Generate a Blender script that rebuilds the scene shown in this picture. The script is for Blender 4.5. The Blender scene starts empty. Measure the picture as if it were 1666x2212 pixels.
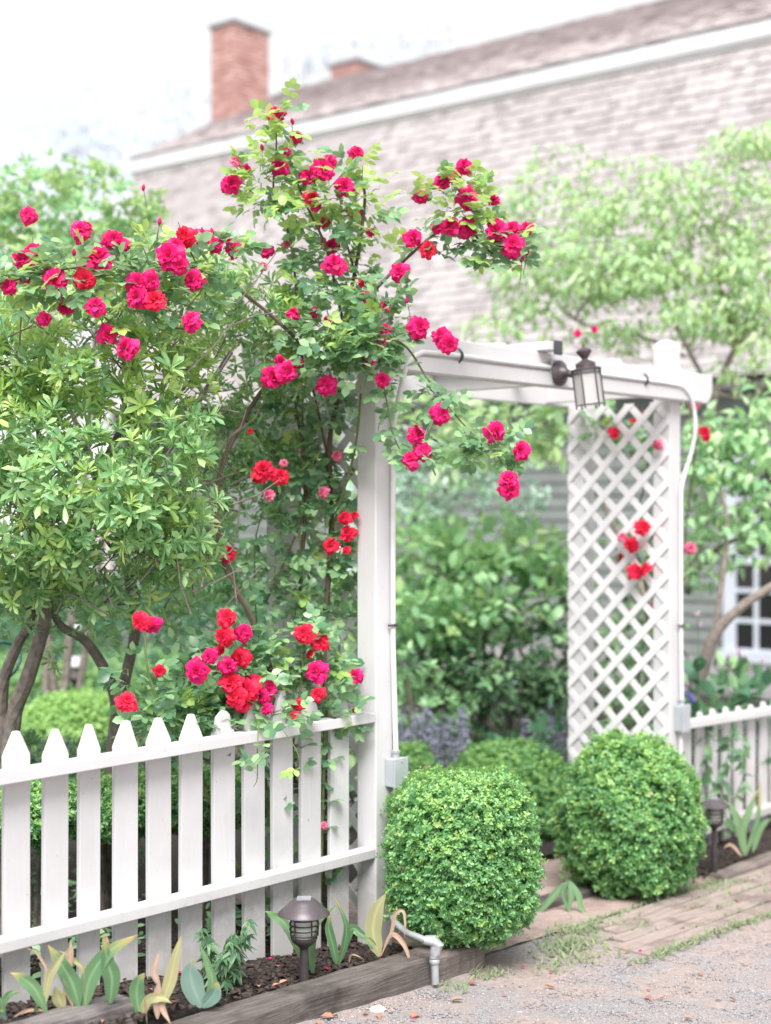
import bpy, bmesh, math, random
import numpy as np
from mathutils import Vector, Matrix

random.seed(7)
rng = np.random.default_rng(7)
R = math.radians
scene = bpy.context.scene
C = scene.collection

# ------------------------------------------------------------------ camera
CAM_H, FPX, CX, CY = 1.70, 3211.0, 833.0, 1106.0
cd = bpy.data.cameras.new('camera')
cam = bpy.data.objects.new('camera', cd)
C.objects.link(cam)
cam.location = (0, 0, CAM_H)
cam.rotation_euler = (R(90), 0, 0)
cd.sensor_fit = 'HORIZONTAL'
cd.sensor_width = 41.5
cd.lens = 80.0
cd.clip_start, cd.clip_end = 0.1, 600
cd.dof.use_dof = True
cd.dof.focus_distance = 5.15
cd.dof.aperture_fstop = 2.0
scene.camera = cam

# ------------------------------------------------------------------ world, sun, exposure
SUN_TO = Vector((-0.03, -0.58, 0.80)).normalized()
w = bpy.data.worlds.new('World')
scene.world = w
w.use_nodes = True
nt = w.node_tree
nt.nodes.clear()
wo = nt.nodes.new('ShaderNodeOutputWorld')
bg = nt.nodes.new('ShaderNodeBackground')
bg.inputs['Strength'].default_value = 0.138
sky = nt.nodes.new('ShaderNodeTexSky')
sky.sky_type = 'NISHITA'
sky.sun_disc = False
sky.sun_elevation = math.asin(SUN_TO.z)
sky.sun_rotation = math.atan2(SUN_TO.x, SUN_TO.y)
tc = nt.nodes.new('ShaderNodeTexCoord')
mp = nt.nodes.new('ShaderNodeMapping')
mp.inputs['Scale'].default_value = (2.4, 2.4, 4.2)
mp.inputs['Location'].default_value = (0.35, 0.1, 0.2)
cl = nt.nodes.new('ShaderNodeTexNoise')
cl.inputs['Scale'].default_value = 1.6
cl.inputs['Detail'].default_value = 6.0
cl.inputs['Roughness'].default_value = 0.55
cr = nt.nodes.new('ShaderNodeValToRGB')
cr.color_ramp.elements[0].position = 0.34
cr.color_ramp.elements[0].color = (0.68, 0.68, 0.68, 1)
cr.color_ramp.elements[1].position = 0.60
cr.color_ramp.elements[1].color = (1, 1, 1, 1)
mx = nt.nodes.new('ShaderNodeMix')
mx.data_type = 'RGBA'
mx.inputs['B'].default_value = (3.60, 3.54, 3.48, 1)
L = nt.links.new
L(tc.outputs['Generated'], mp.inputs['Vector'])
L(mp.outputs['Vector'], cl.inputs['Vector'])
L(cl.outputs['Fac'], cr.inputs['Fac'])
L(cr.outputs['Color'], mx.inputs['Factor'])
L(sky.outputs['Color'], mx.inputs['A'])
L(mx.outputs['Result'], bg.inputs['Color'])
L(bg.outputs['Background'], wo.inputs['Surface'])

sd = bpy.data.lights.new('sun', 'SUN')
sun = bpy.data.objects.new('sun', sd)
C.objects.link(sun)
sd.energy = 3.0
sd.angle = R(34)
sd.color = (1.0, 0.965, 0.955)
sun.rotation_euler = (-SUN_TO).to_track_quat('-Z', 'Y').to_euler()

scene.view_settings.view_transform = 'Standard'
scene.view_settings.look = 'None'
scene.view_settings.gamma = 1.0
scene.view_settings.use_curve_mapping = False
scene.view_settings.exposure = 1.2
scene.render.engine = 'CYCLES'
scene.cycles.use_denoising = True
scene.cycles.max_bounces = 12
scene.cycles.diffuse_bounces = 6
scene.cycles.transmission_bounces = 6
scene.cycles.transparent_max_bounces = 8

# ------------------------------------------------------------------ frames of reference
SN, CS = 0.6664, 0.7456                      # the fence line runs away to the right at 41.8 degrees
FX, FY = -0.0376, 5.75                       # front outer corner of the arbour's first post

def at(x, y, Y):
    return Vector(((x - CX) / FPX * Y, Y, CAM_H - (y - CY) / FPX * Y))

def F(t, n, z):
    """t metres along the fence line, n metres out from it towards the drive, z up"""
    return Vector((FX + SN * t + CS * n, FY + CS * t - SN * n, z))

def fence_t(x, n=0.0):
    r = (x - CX) / FPX
    return (r * (FY - SN * n) - FX - CS * n) / (SN - r * CS)

def fence_Y(x, n=0.0):
    return FY + CS * fence_t(x, n) - SN * n

def tn(p):
    a, b = p[0] - FX, p[1] - FY
    return SN * a + CS * b, CS * a - SN * b

HU = Vector((0.778, -0.628, 0))              # along the house, towards the near end
HN = Vector((-0.628, -0.778, 0))             # out of the house front
H0 = Vector((-3.32, 20.0, 0))
def H(k, m, z):
    return H0 + HU * k + HN * m + Vector((0, 0, z))

# ------------------------------------------------------------------ materials
MATS = {}
def principled(name):
    m = bpy.data.materials.new(name)
    m.use_nodes = True
    return m, m.node_tree, m.node_tree.nodes['Principled BSDF']

def ramp(nt, fac, stops):
    if max(p for p, c in stops) > 1:                 # a ramp only reads 0 to 1
        d = nt.nodes.new('ShaderNodeMath'); d.operation = 'MULTIPLY'; d.inputs[1].default_value = 0.5
        nt.links.new(fac, d.inputs[0]); fac = d.outputs[0]; stops = [(p * 0.5, c) for p, c in stops]
    r = nt.nodes.new('ShaderNodeValToRGB')
    e = r.color_ramp.elements
    while len(e) < len(stops):
        e.new(0.5)
    for k, (p, c) in enumerate(stops):
        e[k].position = p
        e[k].color = (*c, 1)
    nt.links.new(fac, r.inputs['Fac'])
    return r.outputs['Color']

def noise(nt, scale, detail=4, rough=0.55, vec=None, stretch=None):
    n = nt.nodes.new('ShaderNodeTexNoise')
    n.inputs['Scale'].default_value = scale
    n.inputs['Detail'].default_value = detail
    n.inputs['Roughness'].default_value = rough
    if vec is None:
        g = nt.nodes.new('ShaderNodeNewGeometry')
        vec = g.outputs['Position']
    if stretch:
        mpn = nt.nodes.new('ShaderNodeMapping')
        mpn.inputs['Scale'].default_value = stretch
        nt.links.new(vec, mpn.inputs['Vector'])
        vec = mpn.outputs['Vector']
    nt.links.new(vec, n.inputs['Vector'])
    return n.outputs['Fac']

def bump(nt, b, h, strength=0.3, dist=0.01):
    bn = nt.nodes.new('ShaderNodeBump')
    bn.inputs['Strength'].default_value = strength
    bn.inputs['Distance'].default_value = dist
    nt.links.new(h, bn.inputs['Height'])
    nt.links.new(bn.outputs['Normal'], b.inputs['Normal'])

def rand01(nt):
    """one random value for each loose piece of a mesh and each object"""
    g = nt.nodes.new('ShaderNodeNewGeometry')
    o = nt.nodes.new('ShaderNodeObjectInfo')
    a = nt.nodes.new('ShaderNodeMath'); a.operation = 'ADD'
    f = nt.nodes.new('ShaderNodeMath'); f.operation = 'FRACT'
    nt.links.new(g.outputs['Random Per Island'], a.inputs[0])
    nt.links.new(o.outputs['Random'], a.inputs[1])
    nt.links.new(a.outputs[0], f.inputs[0])
    return f.outputs[0]

def mixc(nt, fac, a, b, mode='MIX'):
    m = nt.nodes.new('ShaderNodeMix'); m.data_type = 'RGBA'; m.blend_type = mode
    for s, v in (('Factor', fac), ('A', a), ('B', b)):
        if isinstance(v, (int, float)):
            m.inputs[s].default_value = v
        elif isinstance(v, tuple):
            m.inputs[s].default_value = (*v, 1)
        else:
            nt.links.new(v, m.inputs[s])
    return m.outputs['Result']

def leaf_mat(name, dark, light, transl=0.35, rough=0.42, tcol=None, gain=2.1):
    m, nt, b = principled(name)
    k = gain
    dark, light = [(min(.62, c[0] * k), min(.70, c[1] * k * 0.96), min(.7, c[2] * k * 1.25 + 0.010 * k)) for c in (dark, light)]
    mid = tuple((p + q) / 2 for p, q in zip(dark, light))
    col = ramp(nt, rand01(nt), [(0, tuple(v * 0.75 for v in dark)), (0.35, tuple(v * 1.1 for v in dark)), (0.65, mid), (1, light)])
    n = noise(nt, 9.0, 2)
    col = mixc(nt, 0.22, col, ramp(nt, n, [(0.3, dark), (0.7, light)]))
    if 'bulb' in name:
        al = nt.nodes.new('ShaderNodeAttribute'); al.attribute_name = 'along'
        ac = nt.nodes.new('ShaderNodeAttribute'); ac.attribute_name = 'across'
        wv = nt.nodes.new('ShaderNodeMath'); wv.operation = 'MULTIPLY'; wv.inputs[1].default_value = 34
        sn = nt.nodes.new('ShaderNodeMath'); sn.operation = 'SINE'
        nt.links.new(ac.outputs['Fac'], wv.inputs[0]); nt.links.new(wv.outputs[0], sn.inputs[0])
        col = mixc(nt, ramp(nt, sn.outputs[0], [(0.0, (0, 0, 0)), (1.0, (0.35, 0.35, 0.35))]), col, dark)
        ab = nt.nodes.new('ShaderNodeMath'); ab.operation = 'ABSOLUTE'; nt.links.new(ac.outputs['Fac'], ab.inputs[0])
        col = mixc(nt, ramp(nt, ab.outputs[0], [(0.0, (0.6, 0.6, 0.6)), (0.22, (0, 0, 0))]), col, tuple(min(.8, 1.35 * v) for v in light))
        ad = nt.nodes.new('ShaderNodeMath'); ad.operation = 'MULTIPLY_ADD'; ad.inputs[1].default_value = 0.25
        nt.links.new(noise(nt, 35.0, 3), ad.inputs[0]); nt.links.new(al.outputs['Fac'], ad.inputs[2])
        if 'dry' not in name:
            oi = nt.nodes.new('ShaderNodeObjectInfo'); a2 = nt.nodes.new('ShaderNodeMath'); a2.operation = 'MULTIPLY_ADD'; a2.inputs[1].default_value = 0.30
            nt.links.new(oi.outputs['Random'], a2.inputs[0]); nt.links.new(ad.outputs[0], a2.inputs[2])
            col = mixc(nt, ramp(nt, a2.outputs[0], [(1.06, (0, 0, 0)), (1.20, (0.55, 0.55, 0.55)), (1.32, (0.9, 0.9, 0.9))]), col, (0.50, 0.40, 0.15))
    nt.links.new(col, b.inputs['Base Color'])
    b.inputs['Roughness'].default_value = rough
    b.inputs['Specular IOR Level'].default_value = 0.5
    tr = nt.nodes.new('ShaderNodeBsdfTranslucent')
    nt.links.new(mixc(nt, 0.65, col, tcol or tuple(min(1, 1.35 * v + 0.03) for v in light)), tr.inputs['Color'])
    ms = nt.nodes.new('ShaderNodeMixShader')
    ms.inputs[0].default_value = transl * 0.8
    out = nt.nodes['Material Output']
    nt.links.new(b.outputs['BSDF'], ms.inputs[1])
    nt.links.new(tr.outputs['BSDF'], ms.inputs[2])
    nt.links.new(ms.outputs['Shader'], out.inputs['Surface'])
    MATS[name] = m
    return m

def simple(name, col, rough=0.5, metal=0.0, var=0.12, scale=14.0, bmp=0.15, spec=0.5):
    m, nt, b = principled(name)
    n = noise(nt, scale, 5)
    lo = tuple(v * (1 - var) for v in col)
    hi = tuple(min(1, v * (1 + var)) for v in col)
    nt.links.new(ramp(nt, n, [(0.3, lo), (0.7, hi)]), b.inputs['Base Color'])
    b.inputs['Roughness'].default_value = rough
    b.inputs['Metallic'].default_value = metal
    b.inputs['Specular IOR Level'].default_value = spec
    if bmp:
        bump(nt, b, noise(nt, scale * 6, 3), bmp, 0.004)
    MATS[name] = m
    return m

def paint_mat():
    m, nt, b = principled('white_paint')
    big = noise(nt, 3.0, 5, 0.6)
    fine = noise(nt, 26.0, 6, 0.65, stretch=(1, 1, 0.22))
    c = ramp(nt, big, [(0.3, (0.555, 0.552, 0.563)), (0.6, (0.61, 0.608, 0.62))])
    c = mixc(nt, ramp(nt, fine, [(0.60, (0, 0, 0)), (0.80, (0.30, 0.30, 0.30))]), c, (0.55, 0.51, 0.46))
    v = ramp(nt, rand01(nt), [(0, (0.93, 0.92, 0.91)), (1, (1, 1, 1))])
    c = mixc(nt, 1.0, c, v, 'MULTIPLY')
    chips = noise(nt, 55.0, 3, 0.6)
    c = mixc(nt, ramp(nt, chips, [(0.685, (0, 0, 0)), (0.74, (0.75, 0.75, 0.75))]), c, (0.40, 0.35, 0.30))
    ge = nt.nodes.new('ShaderNodeNewGeometry'); sx = nt.nodes.new('ShaderNodeSeparateXYZ'); nt.links.new(ge.outputs['Position'], sx.inputs[0])
    ad = nt.nodes.new('ShaderNodeMath'); ad.operation = 'MULTIPLY_ADD'; ad.inputs[1].default_value = -0.9
    nt.links.new(noise(nt, 16.0, 5, 0.7), ad.inputs[0]); nt.links.new(sx.outputs['Z'], ad.inputs[2])
    inv = nt.nodes.new('ShaderNodeMath'); inv.operation = 'MULTIPLY_ADD'; inv.inputs[1].default_value = -3.0; inv.inputs[2].default_value = 0.05
    nt.links.new(ad.outputs[0], inv.inputs[0])
    c = mixc(nt, ramp(nt, inv.outputs[0], [(0.35, (0, 0, 0)), (0.9, (0.36, 0.36, 0.36))]), c, (0.32, 0.29, 0.24))
    film = noise(nt, 7.0, 6, 0.7)
    c = mixc(nt, ramp(nt, film, [(0.62, (0, 0, 0)), (0.82, (0.22, 0.22, 0.22))]), c, (0.46, 0.46, 0.42))
    nt.links.new(c, b.inputs['Base Color'])
    b.inputs['Roughness'].default_value = 0.55
    bump(nt, b, noise(nt, 60.0, 6, 0.65, stretch=(1, 1, 0.08)), 0.25, 0.004)
    MATS['white_paint'] = m
paint_mat()

def shingle_mat(name, lo, mid, hi):
    m, nt, b = principled(name)
    c = ramp(nt, rand01(nt), [(0, lo), (0.35, mid), (1, hi)])
    st = noise(nt, 1.1, 5, 0.6)
    c = mixc(nt, ramp(nt, st, [(0.36, (0.42, 0.42, 0.42)), (0.58, (0, 0, 0))]), c, lo)
    gr = noise(nt, 30.0, 5, 0.6, stretch=(1, 1, 0.15))
    c = mixc(nt, ramp(nt, gr, [(0.5, (0, 0, 0)), (0.8, (0.5, 0.5, 0.5))]), c, lo)
    nt.links.new(c, b.inputs['Base Color'])
    b.inputs['Roughness'].default_value = 0.85
    bump(nt, b, gr, 0.4, 0.006)
    MATS[name] = m
shingle_mat('weathered_shingle', (0.295, 0.267, 0.27), (0.415, 0.385, 0.387), (0.47, 0.44, 0.44))
shingle_mat('brown_shingle', (0.27, 0.235, 0.235), (0.375, 0.332, 0.33), (0.48, 0.435, 0.43))

def brick_mat():
    m, nt, b = principled('red_brick')
    c = ramp(nt, rand01(nt), [(0, (0.34, 0.17, 0.15)), (0.5, (0.43, 0.235, 0.21)), (1, (0.52, 0.33, 0.295))])
    c = mixc(nt, ramp(nt, noise(nt, 12, 5), [(0.45, (0, 0, 0)), (0.75, (0.5, 0.5, 0.5))]), c, (0.46, 0.33, 0.30))
    nt.links.new(c, b.inputs['Base Color'])
    b.inputs['Roughness'].default_value = 0.85
    bump(nt, b, noise(nt, 90, 4), 0.4, 0.005)
    MATS['red_brick'] = m
brick_mat()

def timber_mat(name, dark, light):
    m, nt, b = principled(name)
    tcn = nt.nodes.new('ShaderNodeTexCoord')
    g = noise(nt, 10.0, 7, 0.68, vec=tcn.outputs['Object'], stretch=(0.5, 9, 9))
    c = ramp(nt, g, [(0.30, dark), (0.52, tuple((p + q) / 2 for p, q in zip(dark, light))), (0.72, light)])
    st = noise(nt, 5.0, 5, 0.6)
    c = mixc(nt, ramp(nt, st, [(0.48, (0, 0, 0)), (0.66, (0.75, 0.75, 0.75))]), c, tuple(v * 0.45 for v in dark))
    nt.links.new(c, b.inputs['Base Color'])
    b.inputs['Roughness'].default_value = 0.85
    bump(nt, b, g, 0.7, 0.012)
    MATS[name] = m
timber_mat('weathered_timber', (0.058, 0.048, 0.044), (0.20, 0.175, 0.16))
timber_mat('pale_timber', (0.12, 0.098, 0.088), (0.28, 0.235, 0.21))
timber_mat('grey_timber', (0.085, 0.075, 0.072), (0.31, 0.285, 0.275))
timber_mat('plank_wood', (0.25, 0.195, 0.175), (0.42, 0.345, 0.315))

def ground_mat():
    m, nt, b = principled('gravel_drive')
    fine = noise(nt, 130.0, 4, 0.7)
    grav = ramp(nt, fine, [(0.30, (0.13, 0.12, 0.12)), (0.48, (0.29, 0.272, 0.275)), (0.68, (0.49, 0.468, 0.472))])
    dirt = ramp(nt, noise(nt, 40.0, 5, 0.7), [(0.3, (0.30, 0.235, 0.21)), (0.7, (0.47, 0.38, 0.345))])
    mask = noise(nt, 2.1, 5, 0.65)
    c = mixc(nt, ramp(nt, mask, [(0.43, (0, 0, 0)), (0.57, (0.95, 0.95, 0.95))]), grav, dirt)
    nt.links.new(c, b.inputs['Base Color'])
    b.inputs['Roughness'].default_value = 0.95
    bump(nt, b, fine, 0.8, 0.012)
    MATS['gravel_drive'] = m
    m, nt, b = principled('bed_soil')
    f = noise(nt, 60.0, 6, 0.7)
    c = ramp(nt, f, [(0.3, (0.012, 0.010, 0.009)), (0.55, (0.036, 0.028, 0.024)), (0.75, (0.09, 0.068, 0.055))])
    nt.links.new(c, b.inputs['Base Color'])
    b.inputs['Roughness'].default_value = 1.0
    bump(nt, b, f, 1.0, 0.02)
    MATS['bed_soil'] = m
    m, nt, b = principled('pink_dirt')
    f = noise(nt, 30.0, 6, 0.7)
    c = ramp(nt, f, [(0.3, (0.27, 0.20, 0.175)), (0.55, (0.39, 0.30, 0.27)), (0.75, (0.47, 0.38, 0.345))])
    c = mixc(nt, ramp(nt, noise(nt, 5, 4), [(0.5, (0, 0, 0)), (0.7, (0.6, 0.6, 0.6))]), c, (0.20, 0.14, 0.12))
    nt.links.new(c, b.inputs['Base Color'])
    b.inputs['Roughness'].default_value = 1.0
    bump(nt, b, f, 0.6, 0.012)
    MATS['pink_dirt'] = m
    m, nt, b = principled('lawn')
    f = noise(nt, 25.0, 6, 0.7)
    nt.links.new(ramp(nt, f, [(0.3, (0.05, 0.10, 0.03)), (0.7, (0.13, 0.22, 0.06))]), b.inputs['Base Color'])
    b.inputs['Roughness'].default_value = 1.0
    bump(nt, b, f, 0.9, 0.03)
    MATS['lawn'] = m
ground_mat()

leaf_mat('shrub_leaf', (0.044, 0.118, 0.032), (0.19, 0.315, 0.085), 0.30, 0.34, gain=2.5)
leaf_mat('young_shrub_leaf', (0.18, 0.33, 0.065), (0.36, 0.49, 0.11), 0.42, 0.34, gain=1.6)
leaf_mat('rose_leaf', (0.035, 0.095, 0.035), (0.175, 0.29, 0.095), 0.36, 0.32)
leaf_mat('young_rose_leaf', (0.17, 0.30, 0.055), (0.31, 0.42, 0.09), 0.45, 0.38, gain=1.6)
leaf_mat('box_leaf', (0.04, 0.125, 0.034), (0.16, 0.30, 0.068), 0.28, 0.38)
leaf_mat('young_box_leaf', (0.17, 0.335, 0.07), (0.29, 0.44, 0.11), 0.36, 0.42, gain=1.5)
leaf_mat('dogwood_leaf', (0.15, 0.275, 0.10), (0.30, 0.42, 0.17), 0.50, 0.40, gain=2.0)
leaf_mat('lime_leaf', (0.18, 0.31, 0.085), (0.33, 0.44, 0.15), 0.44, 0.40, gain=1.45)
leaf_mat('grey_green_leaf', (0.13, 0.20, 0.12), (0.26, 0.34, 0.21), 0.30, 0.5)
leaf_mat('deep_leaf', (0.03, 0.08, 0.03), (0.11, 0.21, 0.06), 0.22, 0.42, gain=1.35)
leaf_mat('mid_leaf', (0.085, 0.185, 0.065), (0.22, 0.345, 0.125), 0.36, 0.42)
leaf_mat('teal_leaf', (0.045, 0.125, 0.05), (0.125, 0.27, 0.10), 0.28, 0.5, gain=1.35)
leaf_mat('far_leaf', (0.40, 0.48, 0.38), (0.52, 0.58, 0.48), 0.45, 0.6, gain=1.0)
leaf_mat('lavender_flower', (0.38, 0.38, 0.395), (0.54, 0.54, 0.56), 0.3, 0.6, gain=0.85)
leaf_mat('grass_blade', (0.15, 0.22, 0.075), (0.30, 0.36, 0.15), 0.3, 0.55, gain=1.0)
leaf_mat('bulb_leaf', (0.09, 0.20, 0.065), (0.20, 0.34, 0.12), 0.32, 0.42, gain=1.15)
leaf_mat('blue_bulb_leaf', (0.15, 0.27, 0.17), (0.23, 0.36, 0.22), 0.28, 0.42, gain=1.05)
leaf_mat('yellow_bulb_leaf', (0.27, 0.33, 0.09), (0.46, 0.45, 0.19), 0.38, 0.45, gain=1.1)
leaf_mat('dry_bulb_leaf', (0.36, 0.25, 0.12), (0.60, 0.46, 0.27), 0.32, 0.6, gain=1.0)
leaf_mat('weed_leaf', (0.055, 0.14, 0.045), (0.15, 0.28, 0.09), 0.28, 0.45, gain=1.1)
leaf_mat('fallen_leaf', (0.33, 0.15, 0.07), (0.55, 0.33, 0.17), 0.2, 0.7, gain=1.0)
leaf_mat('purple_petal', (0.16, 0.08, 0.36), (0.28, 0.16, 0.52), 0.35, 0.5, gain=1.0)
leaf_mat('pale_pink_petal', (0.42, 0.31, 0.31), (0.58, 0.45, 0.42), 0.35, 0.5, gain=1.0)

def petal_mat(name, lo, hi, tr_c):
    m, nt, b = principled(name)
    c = ramp(nt, rand01(nt), [(0, lo), (1, hi)])
    nt.links.new(c, b.inputs['Base Color'])
    b.inputs['Roughness'].default_value = 0.5
    b.inputs['Specular IOR Level'].default_value = 0.25
    b.inputs['Sheen Weight'].default_value = 0.25
    b.inputs['Sheen Tint'].default_value = (1.0, 0.25, 0.6, 1)
    bump(nt, b, noise(nt, 120, 3), 0.15, 0.003)
    tr = nt.nodes.new('ShaderNodeBsdfTranslucent')
    tr.inputs['Color'].default_value = (*tr_c, 1)
    ms = nt.nodes.new('ShaderNodeMixShader'); ms.inputs[0].default_value = 0.28
    nt.links.new(b.outputs['BSDF'], ms.inputs[1]); nt.links.new(tr.outputs['BSDF'], ms.inputs[2])
    nt.links.new(ms.outputs['Shader'], nt.nodes['Material Output'].inputs['Surface'])
    MATS[name] = m
petal_mat('crimson_petal', (0.62, 0.007, 0.10), (0.78, 0.018, 0.24), (0.90, 0.015, 0.16))
petal_mat('faded_petal', (0.66, 0.10, 0.22), (0.80, 0.26, 0.40), (0.92, 0.25, 0.35))
petal_mat('scarlet_petal', (0.64, 0.010, 0.035), (0.78, 0.018, 0.09), (0.92, 0.03, 0.06))

simple('bark', (0.20, 0.17, 0.15), 0.9, var=0.4, scale=30, bmp=0.6)
simple('pale_bark', (0.24, 0.205, 0.18), 0.9, var=0.3, scale=30, bmp=0.5)
simple('cane', (0.115, 0.085, 0.06), 0.8, var=0.35, scale=30, bmp=0.3)
simple('green_cane', (0.13, 0.17, 0.06), 0.7, var=0.3, scale=30, bmp=0.2)
simple('galvanised', (0.50, 0.52, 0.55), 0.42, metal=0.55, var=0.12, scale=20, bmp=0.06)
simple('painted_pipe', (0.66, 0.66, 0.67), 0.45, var=0.08, scale=20, bmp=0.06)
simple('grey_box', (0.43, 0.46, 0.49), 0.5, metal=0.2, var=0.08, scale=18, bmp=0.06)
simple('lattice_white', (0.72, 0.715, 0.725), 0.5, var=0.04, scale=6, bmp=0.1)
simple('bronze', (0.10, 0.082, 0.088), 0.45, metal=0.5, var=0.2, scale=25, bmp=0.1)
simple('lamp_black', (0.04, 0.034, 0.036), 0.45, var=0.25, scale=25, bmp=0.1)
simple('lamp_cap', (0.105, 0.09, 0.098), 0.42, metal=0.4, var=0.15, scale=25, bmp=0.08)
simple('clip_metal', (0.10, 0.10, 0.115), 0.4, metal=0.6, var=0.1)
simple('solar_panel', (0.30, 0.31, 0.33), 0.25, metal=0.2, var=0.2, scale=80, bmp=0)
simple('fascia_white', (0.64, 0.645, 0.655), 0.6, var=0.06, scale=4, bmp=0.1)
simple('eave_shadow_grey', (0.28, 0.29, 0.31), 0.5, var=0.1, scale=4, bmp=0.1)  # dark grey standing in for the shade under the upper roof edge
simple('green_siding', (0.185, 0.205, 0.195), 0.75, var=0.12, scale=5, bmp=0.2)
simple('blue_trim', (0.52, 0.56, 0.62), 0.55, var=0.06, scale=5, bmp=0.1)
simple('stone_base', (0.33, 0.31, 0.32), 0.9, var=0.3, scale=8, bmp=0.6)
simple('room_dark', (0.035, 0.026, 0.025), 0.9, var=0.2, bmp=0)
simple('mortar', (0.40, 0.34, 0.31), 0.95, var=0.15, scale=30, bmp=0.3)
simple('chimney_cap', (0.24, 0.235, 0.24), 0.8, var=0.2, scale=10, bmp=0.3)
simple('white_stone', (0.74, 0.72, 0.69), 0.8, var=0.06, scale=20, bmp=0.2)
simple('hose_green', (0.03, 0.11, 0.09), 0.45, var=0.1, bmp=0)
simple('gravel_stone', (0.29, 0.283, 0.297), 0.9, var=0.6, scale=70, bmp=0.3)
simple('mulch_chip', (0.055, 0.038, 0.031), 0.95, var=0.7, scale=60, bmp=0.3)

def glass_mat(name, col, rough, trans):
    m, nt, b = principled(name)
    b.inputs['Base Color'].default_value = (*col, 1)
    b.inputs['Roughness'].default_value = rough
    b.inputs['Transmission Weight'].default_value = trans
    b.inputs['IOR'].default_value = 1.45
    bump(nt, b, noise(nt, 60, 3), 0.1, 0.003)
    MATS[name] = m
glass_mat('seeded_glass', (0.70, 0.69, 0.685), 0.3, 0.45)
glass_mat('clear_plastic', (0.72, 0.74, 0.68), 0.3, 0.20)
m, nt_, b_ = principled('window_glass')
b_.inputs['Base Color'].default_value = (0.02, 0.02, 0.022, 1)
b_.inputs['Roughness'].default_value = 0.08
MATS['window_glass'] = m

# ------------------------------------------------------------------ mesh helpers
WM = {}
def link(o, parent=None, M=None):
    C.objects.link(o)
    M = M or Matrix.Identity(4)
    if parent is not None:
        o.parent = parent
        o.matrix_parent_inverse = WM[parent.name].inverted()
    o.matrix_basis = M
    WM[o.name] = M
    return o

def tag(o, label=None, cat=None, group=None, kind=None):
    if label: o['label'] = label
    if cat: o['category'] = cat
    if group: o['group'] = group
    if kind: o['kind'] = kind
    return o

def thing(name, label, cat, loc, group=None):
    o = bpy.data.objects.new(name, None)
    o.empty_display_size = 0.1
    link(o, None, Matrix.Translation(Vector(loc)))
    return tag(o, label, cat, group)

def mesh_np(name, V, Fc, mat, smooth=False):
    """V (n,3); Fc list of faces or an array of quads / triangles"""
    me = bpy.data.meshes.new(name)
    V = np.asarray(V, dtype=np.float32)
    if isinstance(Fc, np.ndarray):
        k = Fc.shape[1]
        me.vertices.add(len(V)); me.vertices.foreach_set('co', V.ravel())
        me.loops.add(Fc.size); me.loops.foreach_set('vertex_index', Fc.astype(np.int32).ravel())
        me.polygons.add(len(Fc))
        me.polygons.foreach_set('loop_start', np.arange(0, Fc.size, k, dtype=np.int32))
        me.update(calc_edges=True); me.validate()
    else:
        me.from_pydata([tuple(map(float, v)) for v in V], [], [tuple(map(int, f)) for f in Fc])
        me.update()
    if smooth:
        me.polygons.foreach_set('use_smooth', [True] * len(me.polygons))
    ms = mat if isinstance(mat, (list, tuple)) else [mat]
    for q in ms:
        me.materials.append(MATS[q])
    return me

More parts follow.
